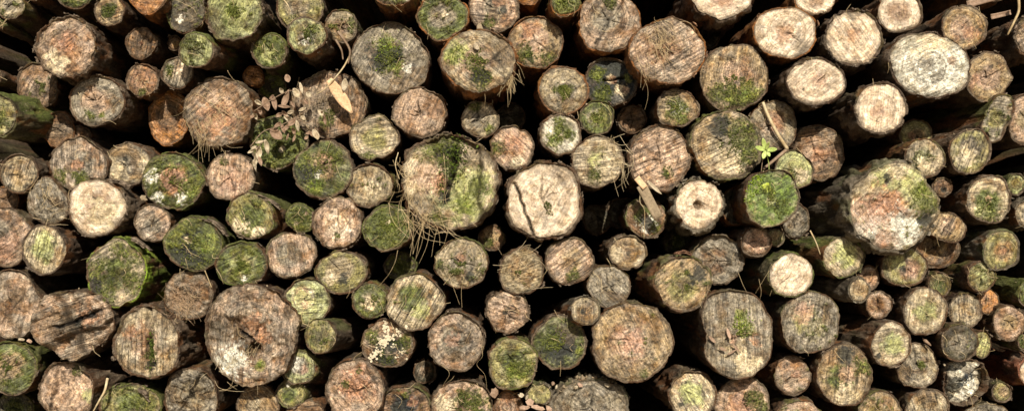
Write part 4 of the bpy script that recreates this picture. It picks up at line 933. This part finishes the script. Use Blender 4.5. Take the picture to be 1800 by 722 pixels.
def scatter_crumbs():
    rnd = random.Random(8); vs, fs = [], []
    def crumb(x, y, z, s):
        b = len(vs)
        base = [(-1,-1,-1),(1,-1,-1),(1,1,-1),(-1,1,-1),(-1,-1,1),(1,-1,1),(1,1,1),(-1,1,1)]
        e = Vector((rnd.random(), rnd.random(), rnd.random()))
        from mathutils import Euler
        m = Euler((rnd.uniform(0,6), rnd.uniform(0,6), rnd.uniform(0,6))).to_matrix()
        sc_ = (s*rnd.uniform(.6,1.6), s*rnd.uniform(.5,1.2), s*rnd.uniform(.15,.4))
        for c in base:
            v = m @ Vector((c[0]*sc_[0]*rnd.uniform(.6,1), c[1]*sc_[1]*rnd.uniform(.6,1), c[2]*sc_[2]))
            vs.append((x+v.x, y+v.y, z+v.z))
        for f in ((0,3,2,1),(4,5,6,7),(0,1,5,4),(1,2,6,5),(2,3,7,6),(3,0,4,7)): fs.append(tuple(b+k for k in f))
    for _, cx, cy, rx, ry, d in LOGS:
        x, y, z = at(cx, cy, d); f = (DIST-d/100)/DIST*K
        for k in range(rnd.randint(0, 5)):
            a = rnd.uniform(.25, .75)*math.pi
            crumb(x+math.cos(a)*rx*f*.97, y+rnd.uniform(.004, .06), z+math.sin(a)*ry*f*.97, rnd.uniform(.001, .0024))
    # thick litter on top of the recessed grey log at the bottom edge
    _, cx, cy, rx, ry, d = next(l for l in LOGS if abs(l[1]-1040) < 1 and abs(l[2]-714) < 1)
    x, y, z = at(cx, cy, d); f = (DIST-d/100)/DIST*K
    for k in range(130):
        a = rnd.uniform(.12, .88)*math.pi
        crumb(x+math.cos(a)*rx*f*.98, y+rnd.uniform(-.001, .09), z+math.sin(a)*ry*f*.985, rnd.uniform(.0015, .0048))
    tag(local_mesh_obj('bark_crumbs', vs, fs, M_splint), 'small crumbs of bark and wood lying on top of the logs', 'crumbs', kind='stuff')
scatter_crumbs()

# leaves: a bent blade with real thickness
def leaf_geo(p0, p1, w, d0, d1, curl=.3, twist=0, shape='oval', n=7):
    a, b = Vector(at(p0[0], p0[1], d0)), Vector(at(p1[0], p1[1], d1))
    t = (b-a); L_ = t.length; t.normalize()
    side = t.cross(Vector((0, 1, 0))).normalized(); nrm = side.cross(t)
    wm = w*K; vs, fs = [], []
    m = 5
    for s in (0, 1):
        for i in range(n):
            u = i/(n-1)
            if shape == 'oval': ww = math.sin(math.pi*(u*.94+.03))**.7
            elif shape == 'lance': ww = (math.sin(math.pi*min(1, u*.85+.10))**.55)*(1 if u < .75 else 1-(u-.75)*2.2)
            else: ww = 1-.1*u
            tw = twist*u
            for j in range(m):
                v = (j/(m-1)-.5)
                off = side*math.cos(tw)+nrm*math.sin(tw)
                p = a+t*L_*u+off*v*wm*max(ww, .06)+nrm*(curl*wm*(v*v*2.2-.3)*ww-curl*L_*.25*math.sin(math.pi*u))*-1
                vs.append(tuple(p+nrm*(.00025 if s else -.00025)))
    def k(s, i, j): return s*n*m+i*m+j
    for i in range(n-1):
        for j in range(m-1):
            fs.append((k(1,i,j), k(1,i,j+1), k(1,i+1,j+1), k(1,i+1,j)))
            fs.append((k(0,i,j), k(0,i+1,j), k(0,i+1,j+1), k(0,i,j+1)))
    for i in range(n-1):
        fs.append((k(0,i,0), k(1,i,0), k(1,i+1,0), k(0,i+1,0))); fs.append((k(0,i,m-1), k(0,i+1,m-1), k(1,i+1,m-1), k(1,i,m-1)))
    for j in range(m-1):
        fs.append((k(0,0,j), k(0,0,j+1), k(1,0,j+1), k(1,0,j))); fs.append((k(0,n-1,j), k(1,n-1,j), k(1,n-1,j+1), k(0,n-1,j+1)))
    return vs, fs

def leaf(name, p0, p1, w, d0, d1, mat, parent=None, **kw):
    vs, fs = leaf_geo(p0, p1, w, d0, d1, **kw)
    return local_mesh_obj(name, vs, fs, mat, True, parent)

def root_at(name, px, py, d, label, cat, group=None):
    r = bpy.data.objects.new(name, None); col.objects.link(r); r.location = at(px, py, d); r.empty_display_size = .02
    tag(r, label, cat, group); return r

# the long tan leaf, caught on a thin stem
o = leaf('dry_leaf', (578, 140), (619, 199), 20, 4.5, 3.2, M_leaf_orange, shape='lance', curl=.18, n=12)
tag(o, 'long smooth tan leaf hanging over the large brown fibrous log', 'leaf')
o = leaf('dry_leaf', (604, 160), (607, 138), 11, 4.2, 4.6, M_leaf_pale, curl=.4)
tag(o, 'small pale curled leaf right beside the long smooth tan one', 'leaf')
def twig_obj(pts, r0, r1, mat, label, n=8, name='twig', cat='twig'):
    vs, fs = [], []; tube(vs, fs, curve_px(pts, n), r0*K, r1*K, 6)
    return tag(local_mesh_obj(name, vs, fs, mat, True), label, cat)
twig_obj([(616, 96, 5), (604, 118, 5), (590, 136, 4.8), (572, 156, 4), (556, 166, 3)], 1.6, .9, M_straw_pale, 'thin pale stem behind the long smooth tan leaf')
twig_obj([(594, 56, 6), (606, 72, 6.5), (615, 90, 6), (612, 112, 5)], 2.6, 1.4, M_twig, 'brown bent twig hanging beside the proud blue green log')
twig_obj([(590, 70, 6), (600, 88, 6), (603, 105, 5.5)], 2.0, 1.2, M_twig, 'shorter brown twig hanging beside the proud blue green log')
twig_obj([(492, -8, 7), (505, 8, 7.4), (511, 22, 6.8)], 1.4, .8, M_straw_pale, 'pale bent stalk over the yellowish log at the top edge')

# the spray of dried leaves
spray = root_at('dried_leaf_spray', 500, 205, 2.5, 'spray of small dried pale leaves on thin stalks over the dark mossy log', 'dried leaves')
SP = [(446,196,5.0),(470,180,5.2),(500,163,5.2),(520,158,4.8)], [(440,258,4),(462,232,4.4),(490,222,5),(520,206,5),(545,190,4.6)], [(520,208,4),(540,216,4),(556,205,4.4)], [(448,284,3.6),(452,262,4),(466,246,4.4)]
for st_ in SP:
    vs, fs = [], []; tube(vs, fs, curve_px(st_, 6), .0011, .0007, 4)
    local_mesh_obj('stalk', vs, fs, M_twig, True, spray)
LV = [(449,178,460,184,10,0),(454,188,459,201,9,0),(465,172,470,192,12,0),(480,168,484,190,9,1),(493,156,497,164,7,0),(497,190,506,162,10,1),(489,187,508,188,6,0),
 (504,132,507,143,8,1),(517,156,524,170,12,0),(528,146,531,162,5,0),(540,163,546,170,8,0),(446,200,452,210,9,0),(441,208,446,202,6,0),(497,196,506,206,8,1),(506,200,516,196,6,0),
 (500,205,515,213,10,0),(528,199,536,215,11,0),(526,196,536,190,6,0),(530,205,536,210,6,0),(507,222,518,210,8,0),(497,233,508,218,9,0),(521,212,525,230,8,0),(515,225,518,236,6,1),
 (476,228,493,242,18,1),(482,226,492,216,8,0),(494,218,500,232,8,1),(467,246,471,268,9,0),(450,252,464,247,6,0),(442,262,456,258,7,0),(457,258,454,278,9,0),(452,272,448,290,8,0),
 (446,282,450,300,8,0),(456,276,459,290,6,1),(560,194,567,202,7,0),(570,205,572,218,7,0),(552,228,557,243,10,0),(566,196,571,208,5,1),(544,232,550,240,5,1),(536,246,541,240,5,1),
 (538,236,548,233,5,1),(520,238,515,248,5,1),(474,176,480,168,5,1),(436,270,448,262,6,0),(508,236,504,246,5,1),(485,206,495,200,6,1),(512,180,518,188,6,1),(534,176,541,182,6,1)]
rl = random.Random(3)
for (a, b, c, d, w, k) in LV:
    leaf('leaf', (a-1, b-1), (c+(c-a)*.15, d+(d-b)*.15), w*rl.uniform(.8, 1.35), 4.2+rl.uniform(-.6, 1.2), 4.4+rl.uniform(-1, 1.2), M_leaf_brown if (k or rl.random() < .3) else M_leaf_pale, spray, curl=rl.uniform(.3, 1.2), twist=rl.uniform(-1.4, 1.4), n=6)

# hanging chip of wood with two strips, right of centre
o = leaf('wood_splinter', (1127, 325), (1158, 384), 18, 5.2, 3.6, M_splint, shape='strip', curl=.08, n=9)
tag(o, 'flat grey splinter of wood hanging in front of the brown and green mottled log', 'splinter')
o = leaf('bark_strip', (1119, 312), (1134, 330), 11, 5.5, 5.4, M_leaf_orange, shape='strip', curl=.1)
tag(o, 'short orange strip of inner bark above the hanging grey splinter', 'bark strip')
o = leaf('bark_strip', (1138, 318), (1163, 341), 6, 5.8, 5.2, M_leaf_pale, shape='lance', curl=.5, n=9)
tag(o, 'pale curled strip right beside the hanging grey splinter', 'bark strip')
twig_obj([(1126, 335, 4.5), (1125, 355, 4), (1133, 372, 3), (1132, 420, 2)], .8, .5, M_straw_pale, 'thin straw hanging left of the grey splinter', name='grass_straw', cat='straw')
twig_obj([(1341, 180, 3), (1350, 203, 3.2), (1367, 236, 3.2), (1384, 262, 2.2)], 2.8, 3.4, M_straw_pale, 'thick pale twig leaning over the grey pink log at upper right')
twig_obj([(1384, 262, 2), (1360, 282, 3.5), (1342, 297, 6)], 3.2, 2.4, M_twig, 'grey twig behind the seedling above the vivid green log')
twig_obj([(189, 664, 6), (184, 686, 7), (174, 704, 7), (163, 724, 6)], 2.6, 1.2, M_straw_pale, 'pale curved stick beside the pale pink smooth log at the bottom left')
twig_obj([(1790, -8, 7), (1791, 18, 7.2), (1783, 38, 7), (1771, 62, 6)], 2.8, 1.6, M_straw, 'yellowish shred of bark hanging in the top right corner')
twig_obj([(1424, 405, 6), (1434, 425, 6), (1442, 447, 5)], 1.4, .9, M_straw_pale, 'small pale twig leaning on the bark left of the cream green log')
twig_obj([(360, 475, 3.5), (366, 490, 3), (372, 505, 2.5)], 1.0, .7, M_straw, 'short straw between the dark green log and the giant hollow log', name='grass_straw', cat='straw')
twig_obj([(700, 268, 6), (695, 290, 6.4), (702, 315, 6)], .8, .6, M_straw_pale, 'single straw bowed beside the left rim of the giant split log', name='grass_straw', cat='straw')
o = leaf('wood_splinter', (1742, 30), (1777, 22), 9, 2, 2.6, M_leaf_brown, shape='strip', curl=.5); tag(o, 'orange splinter lying in the dark gap near the top right corner', 'splinter')
o = leaf('wood_splinter', (1700, 8), (1755, -6), 12, 1, 1, M_leaf_brown, shape='strip', curl=.2); tag(o, 'strip of rusty bark at the top edge near the right corner', 'splinter')

# strips of grey bark standing off the tops of some logs
def strip(pts, w, th, label, tint=(.20, .155, .11)):
    P = [Vector(p) for p in curve_px(pts, 6)]; n = len(P); vs, fs = [], []; rnd = random.Random(int(pts[0][0]))
    for layer in range(3):                     # three torn layers of bark lying over one another
        i0, i1 = rnd.randint(0, n//3), n-rnd.randint(0, n//3); b = len(vs); m = i1-i0
        for i in range(i0, i1):
            p = P[i]; t = (P[min(i+1, n-1)]-P[max(i-1, 0)]).normalized(); up = Vector((0, -1, 0)).cross(t).normalized()
            if up.z < 0: up = -up
            k0 = (layer*.9-.8)*K*2; t1 = rnd.uniform(.8, 2.6)*K*th/8; dy = rnd.uniform(-3, 3)*K
            for (du, dv) in ((k0, dy), (k0+t1, dy+rnd.uniform(0, 2)*K), (k0+t1*.9, w*K*rnd.uniform(.7, 1.2)), (k0, w*K)):
                vs.append(tuple(p+up*(du+rnd.uniform(-.3, .3)*K)+Vector((0, dv, 0))))
        for i in range(m-1):
            for k_ in range(4): fs.append((b+i*4+k_, b+i*4+(k_+1) % 4, b+(i+1)*4+(k_+1) % 4, b+(i+1)*4+k_))
        fs.append((b+3, b+2, b+1, b)); fs.append(tuple(b+(m-1)*4+k_ for k_ in range(4)))
    V_ = np.array(vs); c = V_.mean(0); cc = np.array(tint)[None]*np.random.RandomState(int(w)).uniform(.6, 1.5, (len(vs), 1))
    o = link('bark_strip', mk_mesh('bark_strip', V_-c, fs, M_bark, False, cc), None, tuple(c)); tag(o, label, 'bark strip'); return o
strip([(188, 319, 6), (212, 321, 6), (236, 334, 5)], 18, 9, 'grey strip of bark lifted above the bright cream log on the left')
strip([(214, 417, 5), (238, 424, 5), (262, 442, 4)], 18, 10, 'grey strip of bark lifted above the large green streaked log')
strip([(350, 384, 4), (376, 392, 3.6), (398, 416, 3)], 20, 7, 'strip of brown bark lifted above the dark green and black log')
strip([(452, 344, 4), (478, 356, 3), (500, 374, 2)], 26, 8, 'strip of brown bark along the upper right of the olive log')
strip([(238, 682, 4), (252, 692, 4.4), (262, 706, 4)], 14, 12, 'pale torn strip of bark on the dark green log at the bottom edge')
strip([(1186, 448, 6), (1204, 443, 6.4), (1222, 452, 6)], 14, 7, 'loose reddish strip of bark on top of the large brown olive log', (.26, .14, .085))

# seedling
sd = root_at('seedling', 1352, 300, 8, 'small fresh green seedling above the vivid green log', 'seedling')
vs, fs = [], []; tube(vs, fs, curve_px([(1352, 304, 9), (1351, 285, 10), (1346, 266, 11)], 6), .0011, .0008, 5); local_mesh_obj('stem', vs, fs, M_leaf_green, True, sd)
vs, fs = [], []; tube(vs, fs, curve_px([(1338, 302, 9.5), (1340, 285, 10), (1343, 268, 10.8)], 6), .0009, .0006, 5); local_mesh_obj('stem', vs, fs, M_twig, True, sd)
for (a, b, w, d_) in (((1346, 264), (1328, 258), 8, 12), ((1346, 264), (1341, 243), 8, 12), ((1347, 264), (1366, 262), 8, 12), ((1346, 264), (1352, 250), 6, 12.5), ((1346, 265), (1341, 279), 8, 11.5), ((1349, 266), (1353, 275), 6, 11.5)):
    leaf('leaf', a, b, w, 11, d_, M_leaf_green, sd, curl=.25, n=7)

# pink chips and pale flakes at the bottom edge
def chip(px, py, w, h, d, rot, label, mat, seed):
    rnd = random.Random(seed); vs, fs = [], []; x, y, z = at(px, py, d); n = 7
    from mathutils import Euler
    m = Euler((rnd.uniform(-.7, .3), math.radians(rot), rnd.uniform(-.5, .5))).to_matrix()
    for s in (0, 1):
        vs.append(tuple(Vector((x, y, z))+m @ Vector((0, -.0035 if not s else .0015, 0))))
        for i in range(n):
            a = 2*math.pi*i/n; r = rnd.uniform(.5, 1.15)
            vs.append(tuple(Vector((x, y, z))+m @ Vector((math.cos(a)*w*K/2*r, (-.0012 if not s else .0015)+rnd.uniform(-.001, .001), math.sin(a)*h*K/2*r))))
    for i in range(n):
        j = (i+1) % n
        fs.append((0, 1+i, 1+j)); fs.append((n+1, n+2+j, n+2+i)); fs.append((1+i, n+2+i, n+2+j, 1+j))
    o = local_mesh_obj('wood_chip', vs, fs, mat); tag(o, label, 'wood chip', 'chips at the foot of the picture'); return o
CH = [(869,690,15,22,'brown pointed chip left of the small reddish barked log',M_leaf_brown,20), (916,694,11,11,'small white chip right above the small reddish barked log',M_leaf_pale,0),
 (926,698,6,12,'narrow cream chip beside the small white one',M_leaf_pale,10), (932,706,16,15,'rounded pink chip in front of the small olive log at the bottom edge',M_chip,30),
 (922,716,20,10,'pale pink chip at the bottom edge under the rounded pink one',M_chip,-10), (946,716,26,10,'broad pink chip at the bottom edge below the small olive log',M_chip,15),
 (965,718,18,9,'pink chip at the bottom edge left of the recessed grey log',M_chip,35), (972,674,8,9,'brown chip left of the top of the recessed grey log',M_leaf_brown,0), (978,680,6,10,'white sliver left of the top of the recessed grey log',M_leaf_pale,35),
 (1020,676,14,8,'pinkish flake on top of the recessed grey log',M_chip,10), (1012,680,10,6,'cream flake on the bark of the recessed grey log',M_leaf_pale,-15), (1066,676,12,9,'creamy yellow flake at right on top of the recessed grey log',M_leaf_pale,20),
 (252,347,12,16,'brown chip wedged above the small pinkish grey log on the left',M_splint,-30), (38,596,12,7,'white flake above the green and brown log at the left edge',M_leaf_pale,0), (51,599,12,9,'second pinkish white flake above the green and brown log at the left edge',M_chip,10),
 (1628,600,20,6,'pinkish bark splinter in the gap above the grey cracked log',M_leaf_brown,40), (1660,640,5,6,'tiny white flake on the jagged broken log',M_leaf_pale,0),
 (843,50,10,20,'upright grey flake on top of the proud tan and moss log',M_splint,0), (837,82,10,16,'cream chip stuck on the upper face of the proud tan and moss log',M_leaf_pale,-20)]
for i, (x, y, w, h, lb, mt, rt) in enumerate(CH):
    chip(x, y, w, h, front_depth(x, y, 2)+1.2, rt, lb, mt, i)
# brown leaves on the heart shaped log
for i, (a, b, w, lb) in enumerate([((1278,576),(1284,596),6,'upright pinkish brown leaf'), ((1288,604),(1300,618),5,'slanting brown leaf'), ((1278,623),(1294,614),4,'narrow pinkish leaf'), ((1246,590),(1258,602),6,'reddish brown leaf'), ((1264,610),(1277,616),5,'dark grey leaf')]):
    o = leaf('dry_leaf', a, b, w, 8.2, 8.3, M_leaf_brown if i != 0 else M_chip, curl=.1)
    tag(o, lb+(' at the left' if i == 3 else ' near the centre')+' of the heart shaped grey brown log', 'leaf')

# moss cushions: many tiny fronds
def moss_clump(cx, cy, sx, sy, rot, n, lift, mat, label, seed):
    rnd = random.Random(seed); vs, fs = [], []; ca, sa_ = math.cos(math.radians(rot)), math.sin(math.radians(rot))
    for i in range(n):
        u, v = rnd.gauss(0, .5), rnd.gauss(0, .5)
        x = cx+u*sx*ca-v*sy*sa_; y = cy+u*sx*sa_+v*sy*ca
        d = front_depth(x, y, -99)
        if d < front_depth(cx, cy)-.1: continue
        p = Vector(at(x, y, d+.1)); q = Vector((rnd.gauss(0, .5), -rnd.uniform(.3, 1), rnd.gauss(0, .5))).normalized()
        L_ = rnd.uniform(.35, 1)*lift; s = q.cross(Vector((rnd.random(), rnd.random(), rnd.random()))).normalized()*L_*.28
        b = len(vs); mid = p+q*L_*.5+Vector((0, 0, -L_*.05)); tip = p+q*L_+Vector((0, 0, -L_*.25))
        t2 = q.cross(s).normalized()*L_*.06
        vs.extend([tuple(p), tuple(mid+s), tuple(mid-s), tuple(tip), tuple(mid+t2)])
        fs.extend([(b, b+1, b+4), (b, b+4, b+2), (b+1, b+3, b+4), (b+4, b+3, b+2), (b, b+2, b+1), (b+1, b+2, b+3)])
    tag(local_mesh_obj('moss', vs, fs, mat), label, 'moss', kind='stuff')
moss_clump(798, 275, 24, 44, 20, 420, .010, M_moss_dark, 'dark moss clump in the cleft of the giant split log', 1)
moss_clump(776, 325, 10, 16, 0, 120, .006, M_moss_dark, 'small tuft of moss below the middle of the giant split log', 2)
moss_clump(1326, 320, 16, 26, 20, 320, .008, M_moss_light, 'bright yellow green moss on the upper left rim of the vivid green log', 3)
moss_clump(266, 612, 6, 38, 4, 260, .007, M_moss_dark, 'moss growing down the crack of the cream split log', 4)
moss_clump(1308, 566, 22, 16, -20, 160, .005, M_moss_light, 'yellow green moss in the middle of the heart shaped log', 5)
moss_clump(266, 480, 14, 22, 0, 240, .007, M_moss_light, 'bright moss on the right side of the green streaked log', 6)
moss_clump(568, 320, 30, 26, 20, 260, .004, M_moss_dark, 'soft moss on the lower left face of the large green and tan log', 7)
moss_clump(680, 85, 34, 30, 0, 200, .005, M_moss_light, 'green moss star on the big round grey log', 8)
moss_clump(706, 596, 14, 22, 0, 140, .005, M_moss_dark, 'dark moss beside the lichen cross', 9)
moss_clump(1296, 168, 40, 20, 0, 260, .004, M_moss_dark, 'moss over the lower half of the big tan log at upper right', 10)

# the cream lichen cross on the dark log: many small overlapping flakes
def lichen():
    rnd = random.Random(12); vs, fs = [], []
    arms = [((681,602),(676,566),7), ((681,602),(648,632),8), ((681,604),(712,628),8), ((680,600),(662,600),6), ((690,590),(716,574),7), ((668,596),(652,590),3)]
    for i in range(300):
        a, b, w_ = rnd.choice(arms); t = rnd.random()
        x = a[0]+(b[0]-a[0])*t+rnd.gauss(0, w_*.5*(1.15-t*.4)); y = a[1]+(b[1]-a[1])*t+rnd.gauss(0, w_*.5*(1.15-t*.4))
        if math.hypot(x-686, y-601) < 4: continue
        p = at(x, y, front_depth(x, y, 3)+.22+rnd.uniform(0, .12)); n = 6; s = rnd.uniform(1.2, 3)*K
        b0 = len(vs); tx, tz = rnd.uniform(-.35, .35), rnd.uniform(-.35, .35)
        for q in (0, 1):
            for k in range(n):
                aa = 2*math.pi*k/n; r = s*rnd.uniform(.6, 1.1); dx, dz = math.cos(aa)*r, math.sin(aa)*r
                vs.append((p[0]+dx, p[1]+dx*tx+dz*tz-(.0002 if q == 0 else -.001), p[2]+dz))
        fs.append(tuple(b0+k for k in range(n)))
        for k in range(n): fs.append((b0+k, b0+n+k, b0+n+(k+1) % n, b0+(k+1) % n))
    tag(local_mesh_obj('lichen', vs, fs, M_lichen), 'cream white lichen crust spread like a cross over the dark log', 'lichen', kind='stuff')
lichen()
